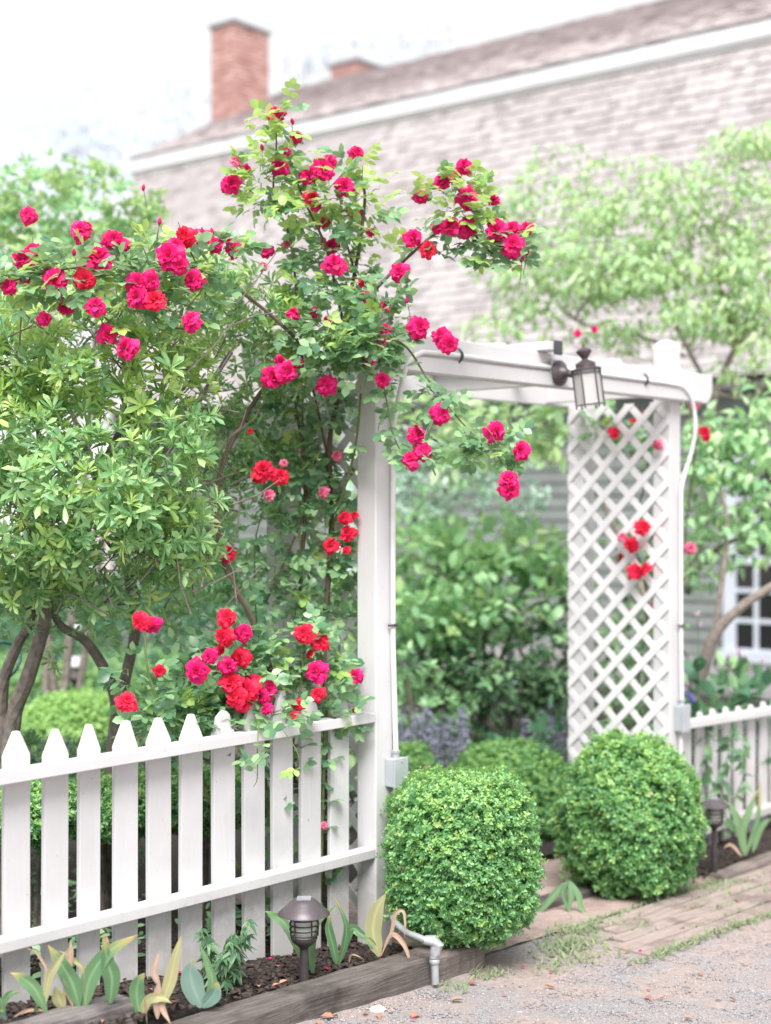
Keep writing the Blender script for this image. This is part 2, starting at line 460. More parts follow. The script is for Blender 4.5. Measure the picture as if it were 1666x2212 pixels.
class MB:
    def __init__(s): s.V, s.F = [], []
    def add(s, V, Fc):
        o = len(s.V)
        s.V += [tuple(v) for v in V]
        s.F += [tuple(i + o for i in f) for f in Fc]
        return s
    def hexa(s, c):
        """8 corners: bottom ring 0-3 then top ring 4-7"""
        return s.add(c, [(3, 2, 1, 0), (4, 5, 6, 7), (0, 1, 5, 4), (1, 2, 6, 5), (2, 3, 7, 6), (3, 0, 4, 7)])
    def fbox(s, t0, t1, n0, n1, z0, z1, z0b=None, z1b=None):
        """box in the fence frame; z0b/z1b: the heights at t1"""
        z0b = z0 if z0b is None else z0b
        z1b = z1 if z1b is None else z1b
        return s.hexa([F(t0, n0, z0), F(t0, n1, z0), F(t1, n1, z0b), F(t1, n0, z0b),
                       F(t0, n0, z1), F(t0, n1, z1), F(t1, n1, z1b), F(t1, n0, z1b)])
    def hbox(s, k0, k1, m0, m1, z0, z1):
        return s.hexa([H(k0, m0, z0), H(k0, m1, z0), H(k1, m1, z0), H(k1, m0, z0),
                       H(k0, m0, z1), H(k0, m1, z1), H(k1, m1, z1), H(k1, m0, z1)])
    def box(s, c, sx, sy, sz):
        x, y, z = c
        return s.hexa([(x - sx, y - sy, z - sz), (x + sx, y - sy, z - sz), (x + sx, y + sy, z - sz), (x - sx, y + sy, z - sz),
                       (x - sx, y - sy, z + sz), (x + sx, y - sy, z + sz), (x + sx, y + sy, z + sz), (x - sx, y + sy, z + sz)])
    def tube(s, pts, rad, sides=8, cap=True):
        V, Fc = tube_geo(pts, rad, sides, cap)
        return s.add(V, Fc)
    def lathe(s, prof, c=(0, 0, 0), sides=20, axis=None, cap=True):
        c = Vector(c)
        q = Vector(axis).to_track_quat('Z', 'Y') if axis is not None else None
        V, Fc = [], []
        for r, z in prof:
            for k in range(sides):
                a = 2 * math.pi * k / sides
                v = Vector((r * math.cos(a), r * math.sin(a), z))
                V.append(c + (q @ v if q else v))
        for i in range(len(prof) - 1):
            for k in range(sides):
                k2 = (k + 1) % sides
                Fc.append((i * sides + k, i * sides + k2, (i + 1) * sides + k2, (i + 1) * sides + k))
        if cap:
            Fc.append(tuple(range(sides - 1, -1, -1)))
            Fc.append(tuple((len(prof) - 1) * sides + k for k in range(sides)))
        return s.add(V, Fc)
    def prism(s, poly, depth_vec):
        """poly: 3D points in order, extruded by depth_vec"""
        n = len(poly)
        d = Vector(depth_vec)
        V = [Vector(p) for p in poly] + [Vector(p) + d for p in poly]
        Fc = [tuple(range(n)), tuple(range(2 * n - 1, n - 1, -1))]
        Fc += [(i, i + n, (i + 1) % n + n, (i + 1) % n) for i in range(n)]
        return s.add(V, Fc)
    def build(s, name, mat, parent=None, smooth=False, bevel=0.0, M=None):
        me = mesh_np(name, s.V, s.F, mat, smooth)
        bm = bmesh.new(); bm.from_mesh(me)
        bmesh.ops.recalc_face_normals(bm, faces=bm.faces[:])
        bm.to_mesh(me); bm.free()
        if smooth:
            me.set_sharp_from_angle(angle=R(40))
        o = link(bpy.data.objects.new(name, me), parent, M)
        if bevel:
            b = o.modifiers.new('bevel', 'BEVEL'); b.width = bevel; b.segments = 2; b.limit_method = 'ANGLE'
        return o

def crom(P, n=6):
    """smooth curve through points"""
    P = [Vector(p) for p in P]
    if len(P) < 3:
        return [P[0].lerp(P[-1], i / n) for i in range(n + 1)]
    Q = [P[0] * 2 - P[1]] + P + [P[-1] * 2 - P[-2]]
    out = []
    for i in range(1, len(Q) - 2):
        a, b, c, d = Q[i - 1:i + 3]
        for k in range(n):
            t = k / n
            out.append(0.5 * (2 * b + (c - a) * t + (2 * a - 5 * b + 4 * c - d) * t * t + (3 * b - a - 3 * c + d) * t ** 3))
    out.append(P[-1])
    return out

def tube_geo(pts, rad, sides=6, cap=True):
    pts = [Vector(p) for p in pts]
    n = len(pts)
    rad = [rad] * n if isinstance(rad, (int, float)) else list(rad)
    if len(rad) != n:
        rad = list(np.interp(np.linspace(0, 1, n), np.linspace(0, 1, len(rad)), rad))
    V, Fc = [], []
    up = Vector((0.31, 0.17, 0.93))
    for i, p in enumerate(pts):
        d = (pts[min(i + 1, n - 1)] - pts[max(i - 1, 0)])
        d = d.normalized() if d.length > 1e-9 else Vector((0, 0, 1))
        x = d.cross(up)
        if x.length < 0.05:
            x = d.cross(Vector((1, 0, 0)))
        x.normalize()
        y = d.cross(x)
        up = x.cross(d) if False else up
        for k in range(sides):
            a = 2 * math.pi * k / sides
            V.append(p + (x * math.cos(a) + y * math.sin(a)) * rad[i])
    for i in range(n - 1):
        for k in range(sides):
            k2 = (k + 1) % sides
            Fc.append((i * sides + k, i * sides + k2, (i + 1) * sides + k2, (i + 1) * sides + k))
    if cap:
        Fc.append(tuple(range(sides - 1, -1, -1)))
        Fc.append(tuple((n - 1) * sides + k for k in range(sides)))
    return V, Fc

def tube_obj(name, pts, rad, mat, parent=None, sides=7, smooth_n=6):
    b = MB(); b.tube(crom(pts, smooth_n), rad, sides)
    return b.build(name, mat, parent, smooth=True)

def inst(name, me, M, parent=None):
    return link(bpy.data.objects.new(name, me), parent, M)

# ------------------------------------------------------------------ foliage helpers
def unit(a):
    return a / np.maximum(np.linalg.norm(a, axis=-1, keepdims=True), 1e-9)

def leaf_tpl(wid=0.4, droop=0.12, fold=0.06, shape='oval'):
    """a unit leaf along +x, upper side +z"""
    if shape == 'oval':
        xs, ws = [0.30, 0.68], [0.46, 0.44]
    elif shape == 'obov':
        xs, ws = [0.38, 0.76], [0.32, 0.50]
    else:
        xs, ws = [0.28, 0.62], [0.50, 0.34]
    V = [(0, 0, 0)]
    for x, q in zip(xs, ws):
        z = -droop * x * x
        V += [(x, q * wid, z + fold), (x, 0, z), (x, -q * wid, z + fold)]
    V.append((1, 0, -droop))
    Fc = [(0, 2, 1), (0, 3, 2), (1, 2, 5), (1, 5, 4), (2, 3, 6), (2, 6, 5), (4, 5, 7), (5, 6, 7)]
    return np.array(V, float), np.array(Fc)

def mini_tpl(wid=0.55, droop=0.1):
    V = np.array([(0, 0, 0), (0.5, wid / 2, 0.07), (1, 0, -droop), (0.5, -wid / 2, 0.07)], float)
    return V, np.array([(0, 2, 1), (0, 3, 2)])

def combine(parts):
    """parts: (tpl, R 3x3, s, t) -> one template"""
    Vs, Fs, o = [], [], 0
    for (V, Fc), Rm, s, t in parts:
        Vs.append((V * s) @ np.asarray(Rm).T + np.asarray(t)); Fs.append(Fc + o); o += len(V)
    return np.vstack(Vs), np.vstack(Fs)

def frame(x, z):
    x = np.asarray(x, float); x = x / np.linalg.norm(x)
    z = np.asarray(z, float); z = z - x * np.dot(x, z); z = z / np.linalg.norm(z)
    return np.stack([x, np.cross(z, x), z], axis=1)

def whorl_tpl(seed, n=9, L=1.0, wid=0.33, shape='obov'):
    """a leafy shoot tip along +x: leaves in a loose star"""
    r = random.Random(seed)
    parts = []
    for k in range(n):
        a = 2.4 * k + r.uniform(-0.3, 0.3)
        pol = R(r.uniform(40, 80)) if k < n - 3 else R(r.uniform(12, 38))
        d = np.array([math.cos(pol), math.sin(pol) * math.cos(a), math.sin(pol) * math.sin(a)])
        ll = L * r.uniform(0.6, 1.12) * (1 if k < n - 3 else 0.72)
        parts.append((leaf_tpl(wid * r.uniform(0.85, 1.2), r.uniform(0.02, 0.25), 0.05, shape), frame(d, (1, 0, 0.001)), ll, (0.02 + 0.02 * k, 0, 0)))
    return combine(parts)

def rose_leaf_tpl(seed, five=True):
    """a compound leaf along +x, length about 1, with its stalk"""
    r = random.Random(seed)
    lf = leaf_tpl(0.72, 0.14, 0.05)
    parts = []
    spots = [(0.62, 0), (0.56, 1), (0.56, -1), (0.27, 1), (0.27, -1)] if five else [(0.55, 0), (0.48, 1), (0.48, -1)]
    for x, s in spots:
        a = R(r.uniform(50, 72)) * s
        d = (math.cos(a), math.sin(a), r.uniform(-0.25, 0.1))
        parts.append((lf, frame(d, (r.uniform(-0.2, 0.2), r.uniform(-0.3, 0.3), 1)), (0.42 if s == 0 else 0.36) * r.uniform(0.88, 1.1), (x, 0, -0.05 * x)))
    V, Fc = combine(parts)
    st = np.array([(0, 0.008, 0), (0, -0.008, 0), (0.64, 0.008, -0.032), (0.64, -0.008, -0.032)])
    return np.vstack([V, st]), np.vstack([Fc, [[len(V), len(V) + 1, len(V) + 3], [len(V), len(V) + 3, len(V) + 2]]])

def sprig_tpl(seed, n=9):
    r = random.Random(seed)
    parts = []
    for k in range(n):
        a = 2.4 * k; pol = R(r.uniform(30, 85))
        d = np.array([math.cos(pol), math.sin(pol) * math.cos(a), math.sin(pol) * math.sin(a)])
        parts.append((mini_tpl(0.62, r.uniform(0, 0.2)), frame(d, (1, 0, 0.001)), r.uniform(0.7, 1.1), (0.20 * k - 0.9, 0, 0)))
    return combine(parts)

def spread_dirs(n):
    v = rng.normal(size=(n, 3))
    return unit(v)

def frames(X, Z):
    X = unit(X); Z = Z - X * np.sum(X * Z, axis=1, keepdims=True); Z = unit(Z)
    return np.stack([X, np.cross(Z, X), Z], axis=2)

def scatter(tpls, P, X, Z, S):
    """numpy mesh: a random template at every P"""
    P = np.asarray(P, float); S = np.asarray(S, float)
    Rm = frames(np.asarray(X, float), np.asarray(Z, float))
    pick = rng.integers(0, len(tpls), len(P))
    Vs, Fs, o = [], [], 0
    for i, (V, Fc) in enumerate(tpls):
        k = np.nonzero(pick == i)[0]
        if not len(k): continue
        W = np.einsum('nij,vj->nvi', Rm[k], V) * S[k][:, None, None] + P[k][:, None, :]
        Vs.append(W.reshape(-1, 3))
        Fs.append((Fc[None] + (np.arange(len(k)) * len(V))[:, None, None] + o).reshape(-1, 3))
        o += len(k) * len(V)
    return np.vstack(Vs), np.vstack(Fs)

def foliage(name, tpls, P, X, Z, S, mat, parent=None, kind='stuff'):
    V, Fc = scatter(tpls, P, X, Z, S)
    o = link(bpy.data.objects.new(name, mesh_np(name, V, Fc, mat)), parent)
    if kind: o['kind'] = kind
    return o

def lobe_pts(lobes, per_area, jitter=0.3, sub=0.13, subs=None, shell=(0.72, 1.02), squash=0.75):
    """leafy clumps round the surface of ellipsoids. lobes: (x px, y px, rx px, ry px, Y, depth m or None)"""
    Ps, Ns = [], []
    for lb in lobes:
        x, y, rx, ry, Y = lb[:5]
        c = np.array(at(x, y, Y)); s = Y / FPX
        a, h = rx * s, ry * s
        dp = lb[5] if len(lb) > 5 else min(a, h) * 1.0
        area = 4 * math.pi * ((a * h) ** 1.6 / 3 + (a * dp) ** 1.6 / 3 + (h * dp) ** 1.6 / 3) ** (1 / 1.6)
        nsub = max(4, int(area / (sub * sub) * 0.55)) if subs is None else subs
        d = spread_dirs(nsub)
        rr = rng.uniform(*shell, nsub)[:, None]
        sc = c + d * np.array([a, dp, h]) * rr
        n = max(10, int(area * per_area))
        k = rng.integers(0, nsub, n)
        e = spread_dirs(n)
        Ps.append(sc[k] + e * sub * np.array([1, 1, squash]) * rng.uniform(0.5, 1.0, n)[:, None])
        Ns.append(unit(d[k] * 0.55 + e * 0.6))
    return np.vstack(Ps), np.vstack(Ns)

def up_axes(N, up=0.6, rnd=0.4):
    return unit(N + np.array([0, 0, up]) + rng.normal(size=N.shape) * rnd)

# ------------------------------------------------------------------ ground, beds, path
def drive_z(t):
    return float(np.interp(t, [-3, -1.2, -0.2, 1.0, 2.4, 6], [0.085, 0.05, 0.0, -0.04, -0.075, -0.09]))
def bed_z(t):
    return float(np.interp(t, [-4, -1.7, -1.3, -0.75, -0.3, 0.1, 0.6, 2.0, 6], [0.22, 0.185, 0.155, 0.095, 0.055, 0.0, -0.03, -0.06, -0.06]))

def sheet(name, ts, ns, zf, mat, bumpy=0.0):
    V, Fc = [], []
    for t in ts:
        for n in ns:
            p = F(t, n, zf(t, n))
            if bumpy:
                p.z += bumpy * (math.sin(p.x * 23 + 1.3 * math.sin(p.y * 17)) * math.sin(p.y * 29 + p.x * 7) + 0.6 * math.sin(p.x * 61 + p.y * 47))
            V.append(p)
    m = len(ns)
    for i in range(len(ts) - 1):
        for j in range(m - 1):
            Fc.append((i * m + j, i * m + j + 1, (i + 1) * m + j + 1, (i + 1) * m + j))
    me = mesh_np(name, V, Fc, mat, True)
    bm = bmesh.new(); bm.from_mesh(me); bmesh.ops.recalc_face_normals(bm, faces=bm.faces[:])
    if sum(f.normal.z for f in bm.faces) < 0:
        bmesh.ops.reverse_faces(bm, faces=bm.faces[:])
    bm.to_mesh(me); bm.free()
    return tag(link(bpy.data.objects.new(name, me)), kind='structure')

lin = lambda a, b, s: list(np.arange(a, b, s))
far_t = [-220, -90, -40, -18, -9, -5]
sheet('ground', far_t + lin(-3.5, 4.5, 0.06) + [5, 7, 10, 16, 30, 70, 200],
      [-220, -90, -40, -18, -9, -4, -2, -1] + lin(-0.2, 1.9, 0.06) + [2.3, 3, 5, 9, 20, 60],
      lambda t, n: drive_z(t) - (0.10 if n < -0.15 else 0), 'gravel_drive', 0.0025)
sheet('garden_bed', lin(-4, 0.16, 0.035), lin(-0.55, 0.34, 0.035), lambda t, n: bed_z(t) - 0.05 * min(1, max(0, (n - 0.14) / 0.16)), 'bed_soil', 0.007)
sheet('garden_soil', [-8, -6, -4.5] + lin(-4, 5, 0.15) + [6, 8, 12], [-5.5, -4, -3] + lin(-2.4, -0.5, 0.15) + [-0.5], lambda t, n: -0.02 - 0.02 * (t > 0.4) * 0, 'bed_soil', 0.006)
sheet('fence_bed', lin(2.02, 5.5, 0.05), lin(-0.5, 0.26, 0.04), lambda t, n: -0.05, 'bed_soil', 0.007)
sheet('garden_lawn', [-16, -9, -5, -1, 3, 8, 14], [-20, -15, -11, -8, -5.5], lambda t, n: -0.02, 'lawn', 0)
sheet('garden_path', lin(0.13, 2.2, 0.06), lin(-1.3, 0.36, 0.06), lambda t, n: drive_z(t) + 0.008 , 'pink_dirt', 0.004)

# ------------------------------------------------------------------ house
ZB, ZE, RUN = 6.40, 3.06, 0.80               # roof break, lower eave, how far the steep slope leans out
KL = 14.0
house = thing('house', 'long shingled house with a steep pale roof, dark upper roof and brick chimneys', 'house', H(4, 0, 0))
ds = (HN * RUN + Vector((0, 0, ZE - ZB))).normalized()          # down the steep slope
on = (HN * (ZB - ZE) + Vector((0, 0, RUN))).normalized()        # out of it
SL = math.hypot(RUN, ZB - ZE)
PITCH_RUN, PITCH_RISE = 3.0, 1.55
us = (-HN * PITCH_RUN + Vector((0, 0, PITCH_RISE))).normalized()
un = (HN * PITCH_RISE + Vector((0, 0, PITCH_RUN))).normalized()
UL = math.hypot(PITCH_RUN, PITCH_RISE)

# solid body: gable section extruded along the house
sec = [(0.50, -0.1), (0.50, ZE), (RUN - 0.05, ZE), (-0.03, ZB - 0.02), (-PITCH_RUN, ZB + PITCH_RISE - 0.06), (-2 * PITCH_RUN + 0.03, ZB - 0.02), (-2 * PITCH_RUN - RUN + 0.05, ZE), (-2 * PITCH_RUN - 0.5, ZE), (-2 * PITCH_RUN - 0.5, -0.1)]
b = MB(); b.prism([H(0.06, m_, z_) for m_, z_ in sec], HU * (KL - 0.1)); b.build('wall', 'green_siding', house)
# clapboards on the lower wall
zc = 0.34
while zc < ZE - 0.05:
    b = MB()
    b.hexa([H(0.05, 0.49, zc), H(0.05, 0.525, zc), H(KL, 0.525, zc), H(KL, 0.49, zc),
            H(0.05, 0.49, zc + 0.13), H(0.05, 0.506, zc + 0.13), H(KL, 0.506, zc + 0.13), H(KL, 0.49, zc + 0.13)])
    b.build('clapboard', 'green_siding', house)
    zc += 0.128
b = MB(); b.hbox(0.0, KL, 0.5, 0.60, -0.15, 0.33); b.build('stone_base', 'stone_base', house)
b = MB(); b.hbox(4.05, 4.25, 0.5, 0.56, 0.33, ZE - 0.01); b.build('corner_board', 'blue_trim', house)

# steep slope: shingles in courses
def shingle_geo(w_, l_, th):
    return [(-w_ / 2, 0, 0), (w_ / 2, 0, 0), (w_ / 2, l_, 0), (-w_ / 2, l_, 0), (-w_ / 2, 0, 0.003), (w_ / 2, 0, 0.003), (w_ / 2, l_, th), (-w_ / 2, l_, th)]
SHF = [(4, 5, 6, 7), (0, 4, 7, 3), (1, 2, 6, 5), (3, 7, 6, 2)]
SHW = [0.10, 0.12, 0.14, 0.165, 0.19]
def roof_courses(part, O, down, out, length, expo, n_parts, mat, th, kmin_parts, kmax_parts, row_off):
    rows = int(length / expo)
    shared = {}
    Vs, Fs, parts = [], [], 0
    order = []
    for rI in range(rows + 1):
        k = 0.0 if part.name != 'x' else 0
        while k < KL:
            wi = random.choice(SHW)
            order.append((rI, k + wi / 2, wi))
            k += wi + 0.006
    for rI, k, wi in order:
        top = rI * expo - 0.035
        ll = expo + 0.035 + random.uniform(-0.010, 0.010)
        tilt = th * random.uniform(0.8, 1.5)
        o = O + HU * k + down * top + out * 0.004
        if kmin_parts < k < kmax_parts and row_off <= rI and parts < n_parts:
            key = (wi, random.randint(0, 3))
            if key not in shared:
                shared[key] = mesh_np('shingle', shingle_geo(wi, expo + 0.035 + (key[1] - 1.5) * 0.006, th * (0.8 + 0.2 * key[1])), SHF, mat)
            M = Matrix((( HU.x, down.x, out.x, o.x), (HU.y, down.y, out.y, o.y), (HU.z, down.z, out.z, o.z), (0, 0, 0, 1)))
            inst('shingle', shared[key], M, part)
            parts += 1
        else:
            g = shingle_geo(wi, ll, tilt)
            base = len(Vs)
            Vs += [o + HU * a + down * b_ + out * c_ for a, b_, c_ in g]
            Fs += [tuple(i + base for i in f) for f in SHF]
    o = link(bpy.data.objects.new('shingle_courses', mesh_np('shingle_courses', Vs, Fs, mat)), part)
    o['kind'] = 'stuff'
b = MB(); b.hexa([H(0, 0, ZB - 0.03), H(0, RUN - 0.02, ZE - 0.02), H(KL, RUN - 0.02, ZE - 0.02), H(KL, 0, ZB - 0.03),
                  H(0, 0.012, ZB), H(0, RUN, ZE), H(KL, RUN, ZE), H(KL, 0.012, ZB)])
lower_roof = b.build('lower_roof', 'weathered_shingle', house)
roof_courses(lower_roof, H(0, 0.014, ZB), ds, on, SL, 0.101, 280, 'weathered_shingle', 0.017, 7.1, 9.6, 1)
b = MB(); b.hexa([H(-0.06, 0.10, ZB + 0.03), H(-0.06, -PITCH_RUN, ZB + PITCH_RISE + 0.03), H(KL, -PITCH_RUN, ZB + PITCH_RISE + 0.03), H(KL, 0.10, ZB + 0.03),
                  H(-0.06, 0.10, ZB + 0.06), H(-0.06, -PITCH_RUN, ZB + PITCH_RISE + 0.09), H(KL, -PITCH_RUN, ZB + PITCH_RISE + 0.09), H(KL, 0.10, ZB + 0.06)])
b.hexa([H(-0.06, -2 * PITCH_RUN, ZB + 0.03), H(-0.06, -PITCH_RUN - 0.002, ZB + PITCH_RISE + 0.03), H(KL, -PITCH_RUN - 0.002, ZB + PITCH_RISE + 0.03), H(KL, -2 * PITCH_RUN, ZB + 0.03),
        H(-0.06, -2 * PITCH_RUN, ZB + 0.06), H(-0.06, -PITCH_RUN - 0.002, ZB + PITCH_RISE + 0.09), H(KL, -PITCH_RUN - 0.002, ZB + PITCH_RISE + 0.09), H(KL, -2 * PITCH_RUN, ZB + 0.06)])
upper_roof = b.build('upper_roof', 'brown_shingle', house)
roof_courses(upper_roof, H(-0.06, -PITCH_RUN, ZB + PITCH_RISE + 0.088), -us, un, UL + 0.11, 0.125, 0, 'brown_shingle', 0.02, 99, 99, 0)
b = MB(); b.hbox(-0.06, KL, -0.02, 0.125, ZB - 0.145, ZB + 0.0); b.build('frieze_board', 'fascia_white', house, bevel=0.006)
b = MB(); b.hbox(-0.06, KL, 0.0, 0.10, ZB + 0.002, ZB + 0.05); b.build('eave_shadow_strip', 'eave_shadow_grey', house)  # dark strip added as the roof edge's shadow line above the frieze
b = MB(); b.hbox(-0.06, KL, -0.02, 0.10, ZB - 0.195, ZB - 0.147); b.build('frieze_moulding', 'fascia_white', house, bevel=0.012)
b = MB(); b.hbox(-0.02, KL, RUN - 0.35, RUN + 0.06, ZE - 0.055, ZE - 0.022); b.build('soffit', 'fascia_white', house)
b = MB(); b.hbox(-0.02, KL, 0.55, 0.62, ZE - 0.20, ZE - 0.15); b.build('frieze_board', 'fascia_white', house)

# windows with panes
def window(k0, k1, z0, z1, nc, nr):
    m0 = 0.527
    wd = MB()
    wd.hbox(k0 - 0.10, k0, m0, m0 + 0.05, z0, z1); 
    wn = wd.build('window', 'blue_trim', house, bevel=0.004)
    for nm, a in (('frame', (k1, k1 + 0.10, m0, m0 + 0.05, z0, z1)), ('frame', (k0 - 0.12, k1 + 0.12, m0, m0 + 0.055, z1 + 0.002, z1 + 0.13)),
                  ('sill', (k0 - 0.14, k1 + 0.14, m0, m0 + 0.09, z0 - 0.10, z0 - 0.002)), ('opening', (k0 + .001, k1 - .001, m0 - 0.015, m0 - 0.005, z0, z1))):
        b = MB(); b.hbox(*a); b.build(nm, 'room_dark' if nm == 'opening' else 'blue_trim', wn)
    cw, ch = (k1 - k0) / nc, (z1 - z0) / nr
    for i in range(nc):
        for j in range(nr):
            b = MB(); b.hbox(k0 + i * cw + 0.02, k0 + (i + 1) * cw - 0.02, m0 + 0.004, m0 + 0.010, z0 + j * ch + 0.02, z0 + (j + 1) * ch - 0.02)
            b.build('pane', 'window_glass', wn)
    for i in range(nc + 1):
        b = MB(); c = k0 + i * cw; b.hbox(max(c - 0.02, k0 + .001), min(c + 0.02, k1 - .001), m0 + 0.002, m0 + 0.032, z0, z1); b.build('muntin', 'blue_trim', wn)
    for j in range(nr + 1):
        b = MB(); c = z0 + j * ch; w2 = 0.036 if j == nr // 2 else 0.02
        b.hbox(k0, k1, m0 + 0.003, m0 + 0.029, max(c - w2, z0 + .001), min(c + w2, z1 - .001)); b.build('muntin', 'blue_trim', wn)
window(8.92, 9.82, 0.40, 2.10, 4, 6)

# chimneys
def chimney(c, a, bb, z0, z1, bricks, prot=0.0):
    """c: near corner on plan; a along -HU, bb along -HN"""
    A, B = -HU, -HN
    m_ = MB()
    g = 0.006
    q = [c + A * g + B * g, c + A * (a - g) + B * g, c + A * (a - g) + B * (bb - g), c + A * g + B * (bb - g)]
    m_.hexa([v + Vector((0, 0, z0)) for v in q] + [v + Vector((0, 0, z1)) for v in q])
    ch = m_.build('chimney', 'mortar', house)
    if bricks:
        bl, bh, dd = 0.205, 0.062, 0.05
        meshes = {}
        z, row = z1 - 0.075, 0
        def put(o, ax, nx, ln):
            key = (round(ln, 2), random.randint(0, 2))
            if key not in meshes:
                r = key[1] * 0.002
                mm = MB(); mm.box((ln / 2, -dd / 2 + 0.001 + r, bh / 2), ln / 2 - 0.004, dd / 2, bh / 2 - 0.002)
                meshes[key] = mesh_np('brick', mm.V, mm.F, 'red_brick')
            M = Matrix(((ax.x, nx.x, 0, o.x), (ax.y, nx.y, 0, o.y), (0, 0, 1, o.z), (0, 0, 0, 1)))
            inst('brick', meshes[key], M, ch)
        while z > z0 + 0.3:
            for ax, nx, ln, st in ((A, HN, a, c), (B, HU, bb, c)):
                x = 0.0
                first = 0.1 if row % 2 else 0.205
                while x < ln - 0.03:
                    l_ = min(first if x == 0 else bl, ln - x)
                    put(st + ax * x + Vector((0, 0, z)) + Vector((0, 0, random.uniform(-0.0015, 0.0015))), ax, nx, l_)
                    x += l_ + 0.004
            z -= 0.073; row += 1
    m_ = MB()
    e = 0.035
    q = [c - A * e - B * e, c + A * (a + e) - B * e, c + A * (a + e) + B * (bb + e), c - A * e + B * (bb + e)]
    m_.hexa([v + Vector((0, 0, z1 + 0.001)) for v in q] + [v + Vector((0, 0, z1 + 0.05)) for v in q])
    m_.build('chimney_cap', 'chimney_cap', ch)
pc = at(505, 60, 21.0); pc.z = 0
chimney(pc, 0.46, 0.72, 6.0, 8.62, True)
pc = at(772, 140, 22.6); pc.z = 0
chimney(pc, 0.55, 0.75, 7.0, 8.56, True)

# ------------------------------------------------------------------ arbour
T2 = 2.176                                    # inner face of the far posts
PW, DEP = 0.10, 0.6135
arb = thing('garden_arbour', 'white painted wooden arbour with lattice sides over the garden path', 'arbour', F(1.1, -0.3, 0))
def post(t0, n0, z0, z1, cap):
    b = MB(); b.fbox(t0, t0 + PW, n0 - PW, n0, z0, z1)
    p = b.build('post', 'white_paint', arb, bevel=0.006)
    if cap:
        b = MB()
        e = -0.001
        c = [F(t0 - e, n0 - PW - e, z1), F(t0 - e, n0 + e, z1), F(t0 + PW + e, n0 + e, z1), F(t0 + PW + e, n0 - PW - e, z1)]
        rings = [(1.0, 0.0), (1.0, 0.010), (0.86, 0.028), (0.6, 0.041), (0.3, 0.048)]
        mid = sum(c, Vector()) / 4
        V = []
        for s_, dz in rings:
            V += [mid + (v - mid) * s_ + Vector((0, 0, dz + 0.001)) for v in c]
        Fc = [(3, 2, 1, 0)] + [(i * 4 + k, i * 4 + (k + 1) % 4, i * 4 + 4 + (k + 1) % 4, i * 4 + 4 + k) for i in range(4) for k in range(4)] + [(16, 17, 18, 19)]
        b.add(V, Fc); b.build('post_cap', 'white_paint', p, smooth=True)
    return p
post(0.0, 0.0, -0.06, 2.50, True)
post(0.0, -DEP + PW, -0.06, 2.249, False)
post(T2, 0.0, -0.12, 2.51, True)
post(T2, -DEP + PW, -0.12, 2.249, False)

def beam(n0, n1):
    t0, t1, z0, z1 = -0.10, 2.52, 2.25, 2.40
    prof = [(t0, z1), (t0, z0 + 0.085)] + [(t0 + 0.075 * (1 - math.cos(a)), z0 + 0.085 * (1 - math.sin(a))) for a in np.linspace(0.2, 1.5, 5)]
    prof += [(t0 + 0.08, z0), (t1 - 0.08, z0)] + [(t1 - 0.075 * (1 - math.cos(a)), z0 + 0.085 * (1 - math.sin(a))) for a in np.linspace(1.5, 0.2, 5)] + [(t1, z0 + 0.085), (t1, z1)]
    b = MB(); b.prism([F(t, n1, z) for t, z in prof], F(0, n0, 0) - F(0, n1, 0))
    return b.build('beam', 'white_paint', arb, bevel=0.004)
beam(0.002, 0.042)
beam(-DEP - 0.042, -DEP - 0.002)
# the moulding on the front beam under the pipe and its lower half set back
b = MB(); b.fbox(-0.19, 2.40, 0.0425, 0.052, 2.255, 2.315); b.build('moulding', 'white_paint', arb, bevel=0.003)
for t in (0.32, 1.09, 1.98):
    b = MB(); b.fbox(t, t + 0.038, -DEP - 0.001, 0.001, 2.26, 2.395); b.build('rafter', 'white_paint', arb, bevel=0.003)
b = MB(); b.fbox(1.00, 1.09, -DEP - 0.10, 0.10, 2.402, 2.44); crosspiece = b.build('crosspiece', 'white_paint', arb, bevel=0.004)
b = MB(); b.fbox(1.04, 1.092, 0.1005, 0.112, 2.385, 2.445); b.build('bracket', 'clip_metal', crosspiece)
for t in (0.2, 0.75, 1.65, 2.2):
    b = MB(); b.fbox(t, t + 0.06, -DEP - 0.06, 0.02, 2.401, 2.42); b.build('crosspiece', 'white_paint', arb, bevel=0.003)

def lattice(t_in, sgn, z0, z1):
    """two layers of diagonal slats nailed to the inner faces of a pair of posts"""
    W, TH, P_ = 0.0365, 0.0042, 0.153
    s0, s1 = 0.006, DEP - 0.004
    for layer, dirn in ((0, 1), (1, -1)):
        a = t_in + sgn * (0.0015 + layer * (TH + 0.0006)); c = a + sgn * TH
        k = -8
        while True:
            zc = z0 + k * P_ + 0.04
            k += 1
            if zc > z1 + 0.7: break
            hw = W / 2 * math.sqrt(2)
            # band: z = zc + dirn*(s - s0) +- hw, clipped to the panel
            def clip(poly):
                for ax, lim, keep in ((1, z0, 1), (1, z1, -1)):
                    out = []
                    for i in range(len(poly)):
                        p, q = poly[i], poly[(i + 1) % len(poly)]
                        ip, iq = keep * (p[ax] - lim) >= 0, keep * (q[ax] - lim) >= 0
                        if ip: out.append(p)
                        if ip != iq:
                            f = (lim - p[ax]) / (q[ax] - p[ax]); out.append((p[0] + f * (q[0] - p[0]), p[1] + f * (q[1] - p[1])))
                    poly = out
                    if not poly: return []
                return poly
            base = zc if dirn > 0 else zc
            za = base + (0 if dirn > 0 else 0)
            zb = base + dirn * (s1 - s0)
            poly = clip([(s0, za - hw), (s1, zb - hw), (s1, zb + hw), (s0, za + hw)])
            if len(poly) < 3: continue
            b = MB(); b.prism([F(a, -p[0], p[1]) for p in poly], F(c, 0, 0) - F(a, 0, 0))
            b.build('slat', 'lattice_white', arb, bevel=0.0015)
lattice(T2, -1, -0.02, 2.247)
